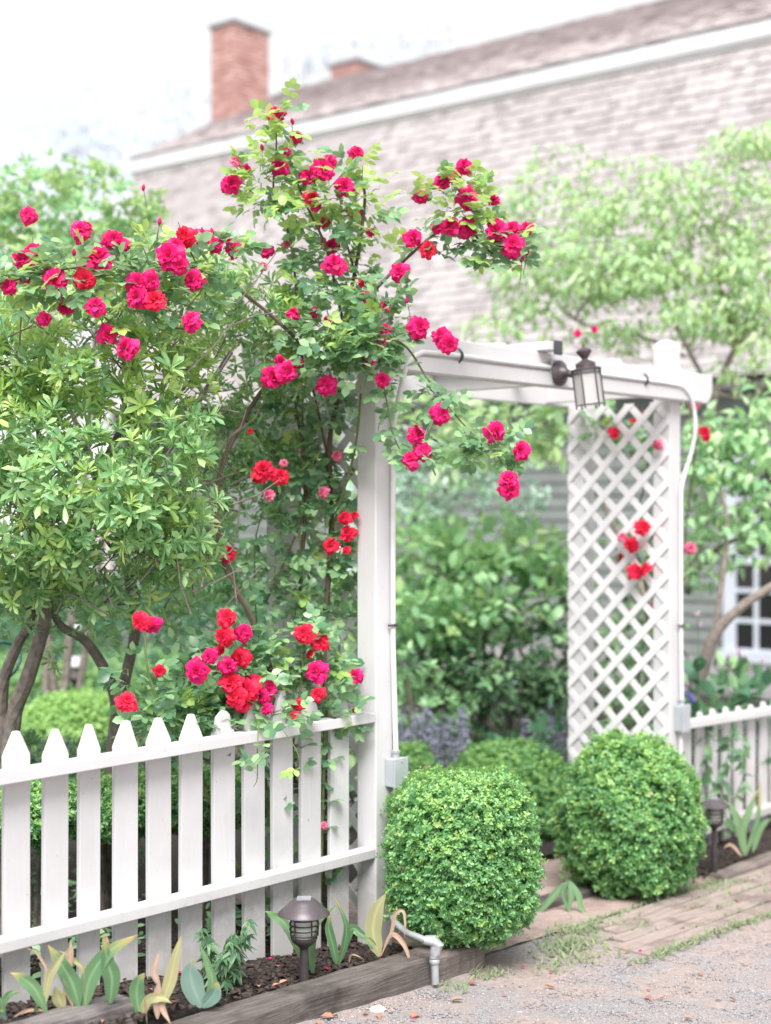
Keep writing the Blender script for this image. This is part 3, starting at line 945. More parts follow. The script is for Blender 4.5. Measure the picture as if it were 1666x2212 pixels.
lattice(0.1, 1, 0.06, 2.247)

# ------------------------------------------------------------------ picket fences
def picket_obj(fence, x0, x1, tip, n, style, jag=0.0):
    pass

def z_at(y, Y):
    return CAM_H - (y - CY) / FPX * Y

PL = [  # front face left, right (px), tip y, shoulder y, bottom y, style
    (10, 66, 1580, 1632, 2184, 0), (97, 149, 1576, 1631, 2180, 0), (173, 218, 1565, 1620, 2168, 0), (249, 299, 1558, 1611, 2162, 1),
    (321, 370, 1551, 1601, 2154, 0), (393, 439, 1543, 1594, 2146, 0), (462, 508, 1535, 1586, 2130, 2), (528, 572, 1506, 1562, 2112, 0),
    (590, 633, 1492, 1552, 2098, 0), (652, 694, 1512, 1545, 2074, 2), (715, 755, 1483, 1534, 2060, 0)]
fl = thing('picket_fence', 'white picket fence in front of the big shrub, with wide pointed pickets', 'fence', F(-0.9, -0.05, 0.1))
NP0, NP1 = -0.084, -0.0655
def picket(fence, t0, t1, ztip, zsh, zbot, style):
    wv = (t1 - t0)
    tm = (t0 + t1) / 2
    lean = random.uniform(-0.004, 0.004)
    if style == 0:
        top = [(t1, zsh), (tm + 0.115 * wv, ztip - 0.003), (tm + 0.085 * wv, ztip), (tm - 0.085 * wv, ztip), (tm - 0.115 * wv, ztip - 0.003), (t0, zsh)]
    elif style == 1:
        top = [(t1, zsh - 0.01), (t1 - 0.12 * wv, zsh + 0.02), (tm + 0.16 * wv, ztip), (tm - 0.08 * wv, ztip + 0.001), (t0 + 0.06 * wv, zsh + 0.012), (t0, zsh)]
    elif style == 2:
        top = [(t1, zsh), (t1 - 0.05 * wv, zsh + 0.014), (t1 - 0.16 * wv, zsh + 0.016), (tm + 0.26 * wv, ztip - 0.016), (tm + 0.12 * wv, ztip - 0.003), (tm, ztip), (tm - 0.10 * wv, ztip - 0.004),
               (tm - 0.30 * wv, ztip - 0.022), (t0 + 0.10 * wv, zsh + 0.016), (t0 + 0.03 * wv, zsh + 0.010), (t0, zsh)]
    else:
        top = [(t1, zsh), (t1 - 0.10 * wv, zsh + 0.02), (tm + 0.20 * wv, ztip - 0.012), (tm + 0.08 * wv, ztip), (tm - 0.08 * wv, ztip), (tm - 0.20 * wv, ztip - 0.012), (t0 + 0.10 * wv, zsh + 0.02), (t0, zsh)]
    poly = [(t0 + lean, zbot), (t1 + lean, zbot)] + top
    b = MB(); b.prism([F(t, NP1 + random.uniform(-0.0005, 0.0005), z) for t, z in poly], F(0, NP0, 0) - F(0, NP1, 0))
    pk = b.build('picket', 'white_paint', fence, bevel=0.0025)
    return pk
for x0, x1, yt, ys, yb, st in PL:
    t0, t1 = fence_t(x0, NP1), fence_t(x1, NP1)
    Y = fence_Y((x0 + x1) / 2, NP1)
    picket(fl, t0, t1, z_at(yt, Y), z_at(ys, Y), z_at(yb, Y) - 0.015, st)
t = fence_t(10, NP1)
for k in range(1, 7):                        # the fence goes on past the edge of the view
    t0 = t - 0.132 * k
    picket(fl, t0, t0 + 0.092, 1.02 + 0.008 * k, 0.94 + 0.008 * k, 0.18, 0)
def rail(fence, t0, t1, za, zb, z_half, n1=0.0):
    b = MB()
    N = 8
    for i in range(1):
        pass
    V, Fc = [], []
    for i in range(N + 1):
        f = i / N
        t = t0 + (t1 - t0) * f
        z = za + (zb - za) * f + 0.0025 * math.sin(3.1 * f + za * 5)
        V += [F(t, -0.065, z - z_half), F(t, n1, z - z_half), F(t, n1, z + z_half), F(t, -0.065, z + z_half)]
    for i in range(N):
        for k in range(4):
            Fc.append((i * 4 + k, i * 4 + (k + 1) % 4, i * 4 + 4 + (k + 1) % 4, i * 4 + 4 + k))
    Fc += [(3, 2, 1, 0), (N * 4, N * 4 + 1, N * 4 + 2, N * 4 + 3)]
    b.add(V, Fc)
    return b.build('rail', 'white_paint', fence, bevel=0.003)
def rail_line(xa, ya, xb, yb, tA, tB):
    ta, tb = fence_t(xa), fence_t(xb)
    a, c = z_at(ya, fence_Y(xa)), z_at(yb, fence_Y(xb))
    g = lambda t: a + (c - a) * (t - ta) / (tb - ta)
    return g(tA), g(tB)
za, zb = rail_line(2, 1683, 808, 1552, -2.6, -0.002)
rail(fl, -2.6, -0.002, za, zb, 0.0185)
za, zb = rail_line(2, 2049, 810, 1843, -2.6, -0.002)
rail(fl, -2.6, -0.002, za, zb, 0.0185)

fr = thing('picket_fence', 'white picket fence behind the boxwood, with narrow rounded pickets close together', 'fence', F(3.2, -0.05, -0.05))
x_tips = [1515, 1542.5, 1571, 1598, 1625, 1652]
ts_ = [fence_t(x, NP1) for x in x_tips]
ts_ = [ts_[0] - 0.14] + ts_ + [ts_[-1] + 0.13 * k for k in range(1, 9)]
for i, t in enumerate(ts_):
    if t - 0.045 < T2 + PW + 0.005: continue
    zt = 0.655 + random.uniform(-0.012, 0.012)
    picket(fr, t - 0.043, t + 0.043, zt, zt - 0.105, -0.06, 3)
za, zb = rail_line(1491, 1566, 1666, 1537, T2 + PW + 0.002, 4.6)
rail(fr, T2 + PW + 0.002, 4.6, za, zb, 0.02)
rail(fr, T2 + PW + 0.002, 4.6, 0.06, 0.06, 0.02)

# ------------------------------------------------------------------ timbers, planks
def timber(label, t0, t1, n0, n1, z0a, z1a, z0b, z1b, mat, skew=0.0):
    ln = (F(t1, n0 + skew, 0) - F(t0, n0, 0)).length
    c = F(t0, n0, 0)
    X = (F(t1, n0 + skew, 0) - c).normalized(); Yv = Vector((-X.y, X.x, 0))
    wd = (F(0, n1, 0) - F(0, n0, 0)).length
    if (F(0, n1, 0) - F(0, n0, 0)).dot(Yv) < 0: Yv = -Yv
    b = MB()
    N = 14
    V, Fc = [], []
    for i in range(N + 1):
        f = i / N
        j = lambda s=0.004: random.uniform(-s, s)
        z0, z1 = z0a + (z0b - z0a) * f, z1a + (z1b - z1a) * f
        V += [(ln * f, 0 + j(), z0), (ln * f, wd + j(), z0 + j()), (ln * f, wd - 0.004 + j(.005), z1 - 0.010 + j(.003)), (ln * f, wd - 0.014 + j(.003), z1 + j(.002)), (ln * f, j(), z1 + j(.002))]
    for i in range(N):
        for k in range(5):
            Fc.append((i * 5 + k, i * 5 + (k + 1) % 5, i * 5 + 5 + (k + 1) % 5, i * 5 + 5 + k))
    Fc += [(4, 3, 2, 1, 0), tuple(N * 5 + k for k in range(5))]
    b.add(V, Fc)
    Zv = Vector((0, 0, 1))
    M = Matrix(((X.x, Yv.x, 0, c.x), (X.y, Yv.y, 0, c.y), (0, 0, 1, 0), (0, 0, 0, 1)))
    o = b.build('edging_timber', mat, None, bevel=0.003, M=M)
    return tag(o, label, 'timber', 'timbers edging the flower beds')
timber('long dark weathered timber edging the bed below the dark garden lamp', -1.75, -0.172, 0.297, 0.422, 0.02, 0.135, -0.03, 0.098, 'weathered_timber')
timber('short pale timber between the bent pipe and the rounded boxwood', -0.166, 0.155, 0.285, 0.418, -0.05, 0.095, -0.06, 0.080, 'pale_timber')
timber('grey split timber laid on top, in front of the bulb plants at the fence foot', -2.9, -1.375, 0.147, 0.262, 0.10, 0.225, 0.09, 0.205, 'grey_timber')
timber('low timber edging the bed at the foot of the second garden lamp', 2.10, 4.4, 0.262, 0.34, -0.12, -0.035, -0.12, -0.03, 'pale_timber')
timber('dark low timber lying under the boxwood at the path', 1.0, 2.05, -0.02, 0.07, -0.15, 0.0, -0.15, -0.02, 'weathered_timber')

pt = thing('plank_step', 'row of worn pinkish boards set in the ground across the garden entrance', 'boardwalk', F(1.6, 0.55, -0.06))
for i in range(5):
    n0 = 0.345 + i * 0.086
    t0 = 0.72 + 0.05 * (4 - i) + random.uniform(-0.04, 0.06)
    Vl, Fc = [], []
    N = 16
    c = F(t0, n0, 0); X = (F(1, 0, 0) - F(0, 0, 0)).normalized(); Yv = (F(0, 1, 0) - F(0, 0, 0)).normalized()
    t1 = 3.6
    for k in range(N + 1):
        t = t0 + (t1 - t0) * k / N
        z = drive_z(t) + 0.013 - 0.001 * i + random.uniform(-0.003, 0.002)
        w1 = 0.080 + random.uniform(-0.003, 0.001)
        Vl += [(t - t0, random.uniform(0, 0.003), z - 0.05), (t - t0, w1, z - 0.05), (t - t0, w1, z), (t - t0, 0.002, z + 0.002)]
    for k in range(N):
        for q in range(4):
            Fc.append((k * 4 + q, k * 4 + (q + 1) % 4, k * 4 + 4 + (q + 1) % 4, k * 4 + 4 + q))
    Fc += [(3, 2, 1, 0), tuple(N * 4 + q for q in range(4))]
    b = MB(); b.add(Vl, Fc)
    M = Matrix(((X.x, Yv.x, 0, c.x), (X.y, Yv.y, 0, c.y), (0, 0, 1, 0), (0, 0, 0, 1)))
    b.build('plank', 'plank_wood', pt, bevel=0.003, M=M)

# ------------------------------------------------------------------ wall lantern and electrical pipes
lan = thing('wall_lantern', 'dark bronze lantern with pale glass mounted on the arbour beam', 'lantern', F(1.15, 0.05, 2.27))
nv = (F(0, 1, 0) - F(0, 0, 0)).normalized()
bp = F(1.135, 0.0602, 2.312)
b = MB(); b.lathe([(0.055, 0), (0.058, 0.008), (0.052, 0.016), (0.034, 0.024), (0.030, 0.03), (0.022, 0.042), (0.014, 0.05)], bp, 22, nv); b.build('back_plate', 'bronze', lan, smooth=True)
lc = bp + nv * 0.145 + Vector((0, 0, -0.165))
b = MB(); b.tube(crom([bp + nv * 0.03, bp + nv * 0.08 + Vector((0, 0, -0.012)), lc + Vector((0, 0, 0.185))], 6), 0.012, 8); b.build('arm', 'bronze', lan, smooth=True)
HB = 0.156
TILT = Matrix.Translation(bp) @ Matrix.Rotation(R(-7), 4, 'Y') @ Matrix.Translation(-bp)
def lpart(b, name, mat, smooth=False):
    b.V = [tuple(TILT @ Vector(v)) for v in b.V]
    return b.build(name, mat, lan, smooth=smooth)
b = MB(); b.lathe([(0.067, HB), (0.067, HB + 0.005), (0.044, HB + 0.013), (0.043, HB + 0.030), (0.030, HB + 0.038), (0.013, HB + 0.046), (0.0125, HB + 0.050), (0.033, HB + 0.078), (0.034, HB + 0.084), (0.024, HB + 0.093), (0.008, HB + 0.098), (0.004, HB + 0.103), (0.005, HB + 0.110), (0.001, HB + 0.118)], lc, 24)
lpart(b, 'roof', 'bronze', True)
b = MB(); b.lathe([(0.058, 0.004), (0.058, HB - 0.001)], lc, 6); lpart(b, 'glass', 'seeded_glass')
for k in range(6):
    a = 2 * math.pi * k / 6
    o = lc + Vector((0.061 * math.cos(a), 0.061 * math.sin(a), 0))
    b = MB(); b.tube([o + Vector((0, 0, -0.010)), o + Vector((0, 0, HB + 0.008))], 0.0036, 6); lpart(b, 'bar', 'bronze')
for z in (0.004, HB - 0.016):
    b = MB(); b.lathe([(0.060, z), (0.063, z), (0.063, z + 0.004), (0.060, z + 0.004), (0.060, z)], lc, 6, cap=False); lpart(b, 'ring', 'bronze')
b = MB(); b.fbox(1.08, 1.165, 0.0522, 0.060, 2.254, 2.372); b.build('mounting_block', 'grey_box', lan, bevel=0.003)

def clip(pos, ax, parent):
    """a small strap over the pipe"""
    b = MB(); b.tube([pos - ax * 0.026 - nv * 0.004, pos - ax * 0.012 + nv * 0.012, pos + nv * 0.0155, pos + ax * 0.012 + nv * 0.012, pos + ax * 0.03 - nv * 0.004], 0.006, 6)
    b.build('clip', 'clip_metal', parent, smooth=True)

def junction(label, t, n, z0, z1, wd):
    o = thing('junction_box', label, 'junction box', F(t, n, z0), 'junction boxes on the arbour posts')
    b = MB(); b.fbox(t, t + wd, n, n + 0.045, z0, z1); b.build('body', 'grey_box', o, bevel=0.004)
    b = MB(); b.fbox(t - 0.003, t + wd + 0.003, n + 0.0455, n + 0.054, z0 - 0.003, z1 + 0.003); lid = b.build('lid', 'grey_box', o, bevel=0.003)
    for z in (z0 + 0.012, z1 - 0.012):
        b = MB(); b.lathe([(0.004, 0), (0.004, 0.002)], F(t + wd / 2, n + 0.0545, z), 8, nv); b.build('screw', 'galvanised', lid)
    b = MB(); b.lathe([(0.014, 0), (0.014, 0.02), (0.018, 0.021), (0.018, 0.03)], F(t + wd / 2, n + 0.024, z1), 10); b.build('hub', 'galvanised', o, smooth=True)
    return o
cA = thing('conduit_pipe', 'grey pipe from the lantern along the beam and down the post to the bent elbow', 'pipe', F(0.08, 0.03, 0), 'electrical pipes on the arbour')
zc = 2.335
za_box = z_at(1637, 5.80); zb_box = z_at(1698, 5.80)
junction('grey electrical box on the arbour post beside the wide picket fence', 0.052, 0.001, zb_box, za_box, 0.075)
junction('grey electrical box on the arbour post beside the narrow picket fence', T2 + 0.035, 0.001, z_at(1580, 7.4), z_at(1523, 7.4), 0.066)
PR = 0.0105
tube_obj('pipe', [F(1.075, 0.0535, zc), F(0.75, 0.0535, zc), F(0.30, 0.0535, zc), F(0.19, 0.0535, zc - 0.012), F(0.125, 0.052, zc - 0.06), F(0.095, 0.046, zc - 0.15), F(0.088, 0.018, zc - 0.28), F(0.086, 0.013, zc - 0.45)], PR, 'painted_pipe', cA, 10, 8)
b = MB(); b.tube([F(0.086, 0.013, zc - 0.45), F(0.086, 0.013, 1.2), F(0.0895, 0.025, za_box + 0.03)], PR, 10); b.build('pipe', 'painted_pipe', cA, smooth=True)
eY = 5.30
e0 = at(938, 2036, eY); e1 = at(941, 2125, eY)
tube_obj('pipe', [F(0.088, 0.025, zb_box), F(0.088, 0.022, 0.55), F(0.082, 0.03, 0.36), F(0.08, 0.05, 0.25), at(848, 1975, 5.55), at(872, 2010, 5.42), at(905, 2025, 5.34), e0 + Vector((-0.012, 0.004, 0.0))], 0.0125, 'galvanised', cA, 10, 8)
b = MB(); b.tube([e0 + Vector((0, 0, -0.01)), e1], 0.0135, 12); b.build('pipe', 'galvanised', cA, smooth=True)
b = MB()
b.tube([e0 + Vector((-0.032, 0.008, 0.006)), e0 + Vector((0.0, 0, 0.006)), e0 + Vector((0.016, -0.002, -0.008)), e0 + Vector((0.002, 0, -0.035)), e0 + Vector((0.001, 0, -0.055))], [0.017, 0.021, 0.02, 0.02, 0.018], 12)
b.build('elbow', 'galvanised', cA, smooth=True)
b = MB(); b.lathe([(0.017, 0), (0.019, 0.004), (0.019, 0.012), (0.017, 0.016)], e0 + Vector((0.0015, 0, -0.075)), 12); b.build('collar', 'galvanised', cA, smooth=True)
tv = (F(1, 0, 0) - F(0, 0, 0)).normalized()
clip(F(0.45, 0.0535, zc), Vector((0, 0, 1)), cA)
clip(F(0.086, 0.013, z_at(1350, 5.8)), tv, cA)
cB = thing('conduit_pipe', 'pale pipe from the lantern to the far beam end and down the post', 'pipe', F(T2 + 0.1, 0.03, 0), 'electrical pipes on the arbour')
zt = z_at(1523, 7.4)
tp = T2 + 0.098
tube_obj('pipe', [F(1.17, 0.0535, zc), F(1.75, 0.0535, zc - 0.004), F(2.10, 0.0535, zc - 0.008), F(2.22, 0.054, zc - 0.025), F(2.30, 0.056, zc - 0.10), F(2.325, 0.054, zc - 0.22), F(2.325, 0.03, zc - 0.34), F(tp - 0.01, 0.014, zc - 0.50), F(tp - 0.018, 0.013, zc - 0.62)], PR, 'painted_pipe', cB, 10, 8)
b = MB(); b.tube([F(tp - 0.018, 0.013, zc - 0.62), F(tp - 0.018, 0.013, 1.1), F(T2 + 0.068, 0.025, zt + 0.03)], PR, 10); b.build('pipe', 'painted_pipe', cB, smooth=True)
b = MB(); b.tube([F(T2 + 0.068, 0.02, z_at(1580, 7.4)), F(T2 + 0.066, 0.014, -0.12)], PR, 10); b.build('pipe', 'painted_pipe', cB, smooth=True)
clip(F(1.86, 0.0535, zc - 0.005), Vector((0, 0, 1)), cB)
clip(F(tp - 0.018, 0.013, z_at(1350, 7.45)), tv, cB)

# ------------------------------------------------------------------ solar path lights
def path_light(label, loc, pole_h, cap_r, sc=1.0, capmat='lamp_cap', cap_h=0.06):
    o = thing('path_light', label, 'garden lamp', loc, 'solar garden lamps')
    c = Vector(loc)
    b = MB(); b.lathe([(0.016 * sc, -0.06), (0.0165 * sc, pole_h * 0.55), (0.014 * sc, pole_h)], c, 14); b.build('pole', 'lamp_black', o, smooth=True)
    z = pole_h
    b = MB(); b.lathe([(0.014 * sc, z + 0.0005), (0.019 * sc, z + 0.008), (0.040 * sc, z + 0.024 * sc), (0.046 * sc, z + 0.036 * sc), (0.046 * sc, z + 0.040 * sc)], c, 18); b.build('cup', 'lamp_black', o, smooth=True)
    z0 = z + 0.040 * sc
    hc = 0.078 * sc
    b = MB(); b.lathe([(0.034 * sc, z0), (0.041 * sc, z0 + hc * 0.5), (0.042 * sc, z0 + hc)], c, 16); b.build('lens', 'clear_plastic', o, smooth=True)
    for k in range(4):
        rr = (0.046 + 0.004 * math.sin(k)) * sc
        b = MB(); b.lathe([(rr - 0.002, 0), (rr + 0.002, 0), (rr + 0.002, 0.004), (rr - 0.002, 0.004), (rr - 0.002, 0)], c + Vector((0, 0, z0 + hc * (k + 0.4) / 4.4)), 18, cap=False); b.build('ring', 'lamp_black', o)
    for k in range(5):
        a = k * math.pi / 2.5 + 0.3
        q = c + Vector((0.049 * sc * math.cos(a), 0.049 * sc * math.sin(a), z0))
        b = MB(); b.tube([q, q + Vector((0, 0, hc))], 0.0028 * sc, 6); b.build('bar', 'lamp_black', o)
    zc = z0 + hc
    b = MB(); b.lathe([(cap_r * 0.93, zc - 0.002), (cap_r, zc), (cap_r * 0.99, zc + 0.004), (cap_r * 0.78, zc + cap_h * 0.40), (cap_r * 0.56, zc + cap_h * 0.78), (cap_r * 0.44, zc + cap_h * 0.95), (cap_r * 0.38, zc + cap_h)], c, 28); cp = b.build('cap', capmat, o, smooth=True)
    b = MB(); b.box(c + Vector((0, 0, zc + cap_h + 0.002)), cap_r * 0.27, cap_r * 0.27, 0.0018); b.build('solar_panel', 'solar_panel', cp)
    return o
p = at(657, 2116, 5.06)
path_light('dark mushroom garden lamp standing in the bed before the wide picket fence', p, 0.105, 0.089, 1.0, cap_h=0.052)
p = at(1543, 1902, 7.16)
path_light('slim dark garden lamp beside the boxwood before the narrow picket fence', p, 0.245, 0.078, 0.95, cap_h=0.036)
path_light('pale capped garden lamp standing on the bright hedge behind the shrub trunks', (*at(163, 1520, 9.5)[:2], -0.02), 0.62, 0.075, 1.0, 'fascia_white')
path_light('distant pale garden lamp in front of the dark hedge, higher one of two', (*at(157, 1500, 12.5)[:2], -0.02), 0.62, 0.075, 1.0, 'fascia_white')

# ------------------------------------------------------------------ leafy templates
WH = [whorl_tpl(s, (10, 8, 11, 7, 9, 12, 6, 9)[s], 1.0, 0.27) for s in range(8)]
WHS = [whorl_tpl(s + 20, 8, 1.0, 0.36, 'oval') for s in range(5)]
RL = [rose_leaf_tpl(s) for s in range(5)] + [rose_leaf_tpl(9, False)]
BX = [sprig_tpl(s, 9) for s in range(6)]
LF = [leaf_tpl(w_, d_, 0.05, 'oval') for w_, d_ in ((0.48, 0.12), (0.55, 0.25), (0.5, 0.05))]
DW = [leaf_tpl(w_, d_, 0.05, 'point') for w_, d_ in ((0.50, 0.30), (0.56, 0.45), (0.48, 0.18))]

def pts3(*a):
    return [at(*q) for q in a]

# ------------------------------------------------------------------ the big shrub behind the fence
sh = thing('azalea_shrub', 'big many-stemmed shrub with glossy whorled leaves behind the wide picket fence', 'shrub', (*at(150, 1900, 5.9)[:2], 0))
limbs = [
    ([(10, 2080, 5.75), (15, 1800, 5.72), (28, 1560, 5.7), (62, 1460, 5.65), (96, 1345, 5.6), (112, 1250, 5.55), (180, 1100, 5.5), (250, 950, 5.45), (300, 860, 5.4)], (0.045, 0.042, 0.034, 0.024, 0.012)),
    ([(40, 2060, 5.85), (20, 1700, 5.8), (5, 1500, 5.75), (35, 1400, 5.7), (70, 1330, 5.65), (35, 1270, 5.6), (55, 1180, 5.55), (90, 1080, 5.5), (80, 900, 5.5)], (0.036, 0.03, 0.024, 0.018, 0.010)),
    ([(245, 2060, 6.05), (235, 1800, 6.0), (248, 1600, 5.95), (252, 1520, 5.9), (228, 1450, 5.85), (185, 1385, 5.8), (130, 1350, 5.7), (110, 1300, 5.65)], (0.05, 0.04, 0.032, 0.024, 0.016)),
    ([(240, 1640, 5.97), (268, 1480, 5.95), (294, 1350, 5.9), (280, 1260, 5.85), (272, 1150, 5.8), (330, 1010, 5.75), (420, 880, 5.75), (500, 760, 5.7)], (0.034, 0.03, 0.026, 0.02, 0.012)),
    ([(300, 1297, 5.9), (240, 1303, 5.9), (150, 1306, 5.88), (20, 1315, 5.85)], (0.016, 0.016, 0.010, 0.006)),
    ([(70, 1330, 5.65), (40, 1240, 5.5), (0, 1270, 5.4), (-40, 1290, 5.35)], (0.016, 0.014, 0.012)),
    ([(180, 1100, 5.5), (220, 1155, 5.45), (245, 1130, 5.42)], (0.012, 0.008, 0.006)),
    ([(290, 1050, 5.7), (300, 960, 5.6), (280, 900, 5.55), (250, 830, 5.5)], (0.013, 0.011, 0.007)),
    ([(310, 1040, 5.72), (340, 960, 5.65), (350, 900, 5.6), (430, 800, 5.6)], (0.013, 0.011, 0.007)),
    ([(420, 880, 5.75), (520, 900, 5.95), (570, 960, 6.1)], (0.010, 0.008, 0.005)),
    ([(300, 1297, 5.9), (200, 1000, 5.9), (100, 750, 5.9), (120, 620, 5.9)], (0.016, 0.012, 0.007)),
    ([(330, 1010, 5.75), (360, 800, 5.9), (420, 640, 5.95), (480, 560, 5.95)], (0.014, 0.010, 0.006)),
]
for pts, rad in limbs:
    tube_obj('branch', pts3(*pts), [q * 0.76 for q in rad], 'bark', sh, 8, 5)
LOBES = [(150, 800, 220, 110, 5.35), (350, 850, 95, 105, 5.35), (110, 1010, 185, 150, 5.2), (330, 1050, 105, 140, 5.2), (60, 1170, 130, 70, 5.25), (240, 1190, 150, 60, 5.3), (350, 1200, 95, 75, 5.35), (40, 1240, 110, 55, 5.4), (200, 1250, 150, 40, 5.45), (420, 1100, 50, 80, 5.5),
         (-60, 900, 120, 200, 5.3)]
P, N = lobe_pts(LOBES, 330, sub=0.10, shell=(0.45, 1.06))
A = up_axes(N, 0.55, 0.35)
S = rng.uniform(0.042, 0.080, len(P))
front = np.argsort(P[:, 1] - 0.25 * A[:, 2] + rng.uniform(0, 0.25, len(P)))
vis = [i for i in front if -0.262 < P[i, 0] / P[i, 1] < 0.0]
first = np.array(vis[:270])
rest = np.setdiff1d(np.arange(len(P)), first)
Z0 = np.tile([0.3, -0.2, 1.0], (len(P), 1)) + rng.normal(size=P.shape) * 0.6
wm = [[mesh_np('leaf_shoot', V_, F_, mt) for V_, F_ in WH] for mt in ('shrub_leaf', 'young_shrub_leaf')]
FR = frames(A, Z0)
for i in first:
    M = Matrix.Identity(4)
    for r_ in range(3):
        for c_ in range(3):
            M[r_][c_] = float(FR[i][r_, c_] * S[i])
        M[r_][3] = float(P[i, r_])
    young = random.random() < 0.22 + 0.5 * (P[i, 2] > 2.0)
    inst('leaf_shoot', random.choice(wm[1 if young else 0]), M, sh)
yg = rng.random(len(P)) < np.where(P[:, 2] > 2.05, 0.65, 0.22)
r1 = rest[~yg[rest]]; r2 = rest[yg[rest]]
foliage('foliage', WH, P[r1], A[r1], Z0[r1], S[r1], 'shrub_leaf', sh)
foliage('foliage', WH, P[r2], A[r2], Z0[r2], S[r2], 'young_shrub_leaf', sh)
# the smaller-leaved upper and far lobes
P, N = lobe_pts([(470, 610, 80, 50, 5.75), (390, 720, 70, 50, 5.7), (560, 740, 70, 40, 5.75), (620, 640, 50, 40, 5.75), (120, 690, 180, 50, 5.6), (300, 700, 90, 50, 5.65), (30, 650, 90, 60, 5.9), (545, 665, 95, 65, 5.7), (430, 640, 110, 80, 5.95), (540, 960, 105, 90, 6.05), (500, 1080, 80, 60, 6.0), (620, 1080, 40, 50, 6.1), (480, 880, 70, 60, 5.95), (170, 630, 210, 60, 5.85), (580, 800, 90, 55, 5.9), (430, 1010, 60, 110, 5.8), (470, 760, 70, 40, 5.9), (590, 1010, 60, 50, 5.95)], 260, sub=0.085, shell=(0.45, 1.05))
A = up_axes(N, 0.65, 0.35)
S = rng.uniform(0.042, 0.062, len(P)); Z0 = np.tile([0, 0, 1.0], (len(P), 1)) + rng.normal(size=P.shape) * 0.6
yg = rng.random(len(P)) < np.where(P[:, 2] > 2.3, 0.5, 0.12)
foliage('foliage', WH, P[~yg], A[~yg], Z0[~yg], S[~yg], 'shrub_leaf', sh)
foliage('foliage', WH, P[yg], A[yg], Z0[yg], S[yg], 'young_shrub_leaf', sh)
# low leaves and bare twigs inside
P, N = lobe_pts([(430, 1270, 120, 80, 6.3), (330, 1230, 130, 70, 5.8), (130, 1290, 170, 50, 5.7), (480, 1150, 70, 70, 6.2), (520, 1230, 60, 80, 6.3), (40, 1270, 90, 60, 5.5), (420, 1190, 70, 70, 5.9)], 220, sub=0.10, shell=(0.3, 1.05))
foliage('foliage', WHS, P, up_axes(N, 0.5, 0.5), np.tile([0, 0, 1.0], (len(P), 1)) + rng.normal(size=P.shape) * .4, rng.uniform(0.035, 0.055, len(P)), 'mid_leaf', sh)
P, N = lobe_pts([(50, 1340, 120, 55, 5.6), (250, 1310, 140, 50, 5.75), (410, 1340, 100, 60, 6.0), (140, 1390, 90, 40, 5.9)], 95, sub=0.09, shell=(0.2, 1.1))
foliage('foliage', WH, P, up_axes(N, 0.3, 0.5), np.tile([0, 0, 1.0], (len(P), 1)) + rng.normal(size=P.shape) * .4, rng.uniform(0.035, 0.062, len(P)), 'shrub_leaf', sh)
b = MB()
for k in range(260):
    x, y = random.uniform(0, 520), random.uniform(620, 1330)
    Y = random.uniform(5.25, 5.9)
    p0 = at(x, y, Y); d = Vector((random.uniform(-1, 1), random.uniform(-0.6, 0.6), random.uniform(0.1, 1))).normalized() * random.uniform(0.10, 0.28)
    b.tube([p0, p0 + d * 0.5 + Vector((random.uniform(-.02, .02), 0, random.uniform(-.02, .02))), p0 + d], [0.004, 0.003, 0.0015], 4, False)
tg = b.build('twig', 'bark', sh); tg['kind'] = 'stuff'

# taller bushes behind the shrub, and the far trees over the roof
def bush(name, label, cat, lobes, tpls, per, size, mat, sub=0.12, up=0.5, group=None, young=None, yfrac=0.3, shell=(0.6, 1.05), stem=True, bark='bark', zrand=0.5, rnd=0.4, squash=0.75):
    x, y, rx, ry, Y = lobes[0][:5]
    base = at(x, y, Y); base.z = -0.03
    o = thing(name, label, cat, base, group)
    if stem:
        for k, lb in enumerate(lobes[:4]):
            c = at(lb[0], lb[1], lb[4])
            tube_obj('stem', [base + Vector((0.05 * k, 0.03 * k, 0)), base.lerp(c, 0.5) + Vector((0.04, 0.05, 0)), c], [0.03, 0.02, 0.008], bark, o, 6, 4)
    P, N = lobe_pts(lobes, per, sub=sub, shell=shell, squash=squash)
    keep = P[:, 2] > -0.02
    P, N = P[keep], N[keep]
    A = up_axes(N, up, rnd)
    Z0 = np.tile([0, 0, 1.0], (len(P), 1)) + rng.normal(size=P.shape) * zrand
    S = rng.uniform(size[0], size[1], len(P))
    yg = (rng.random(len(P)) < yfrac) if young else np.zeros(len(P), bool)
    foliage('foliage', tpls, P[~yg], A[~yg], Z0[~yg], S[~yg], mat, o)
    if yg.any():
        foliage('foliage', tpls, P[yg], A[yg], Z0[yg], S[yg], young, o)
    return o
bush('tall_bush', 'tall yellow-green bush rising behind the roses below the white clouds', 'bush', [(90, 460, 130, 110, 8.6), (225, 480, 110, 85, 8.4), (320, 570, 75, 60, 8.2), (20, 560, 120, 100, 8.4), (160, 580, 160, 70, 8.2), (150, 400, 80, 60, 8.8), (60, 640, 160, 60, 8.2)],
     WHS, 170, (0.055, 0.085), 'mid_leaf', sub=0.16, young='lime_leaf', yfrac=0.55)
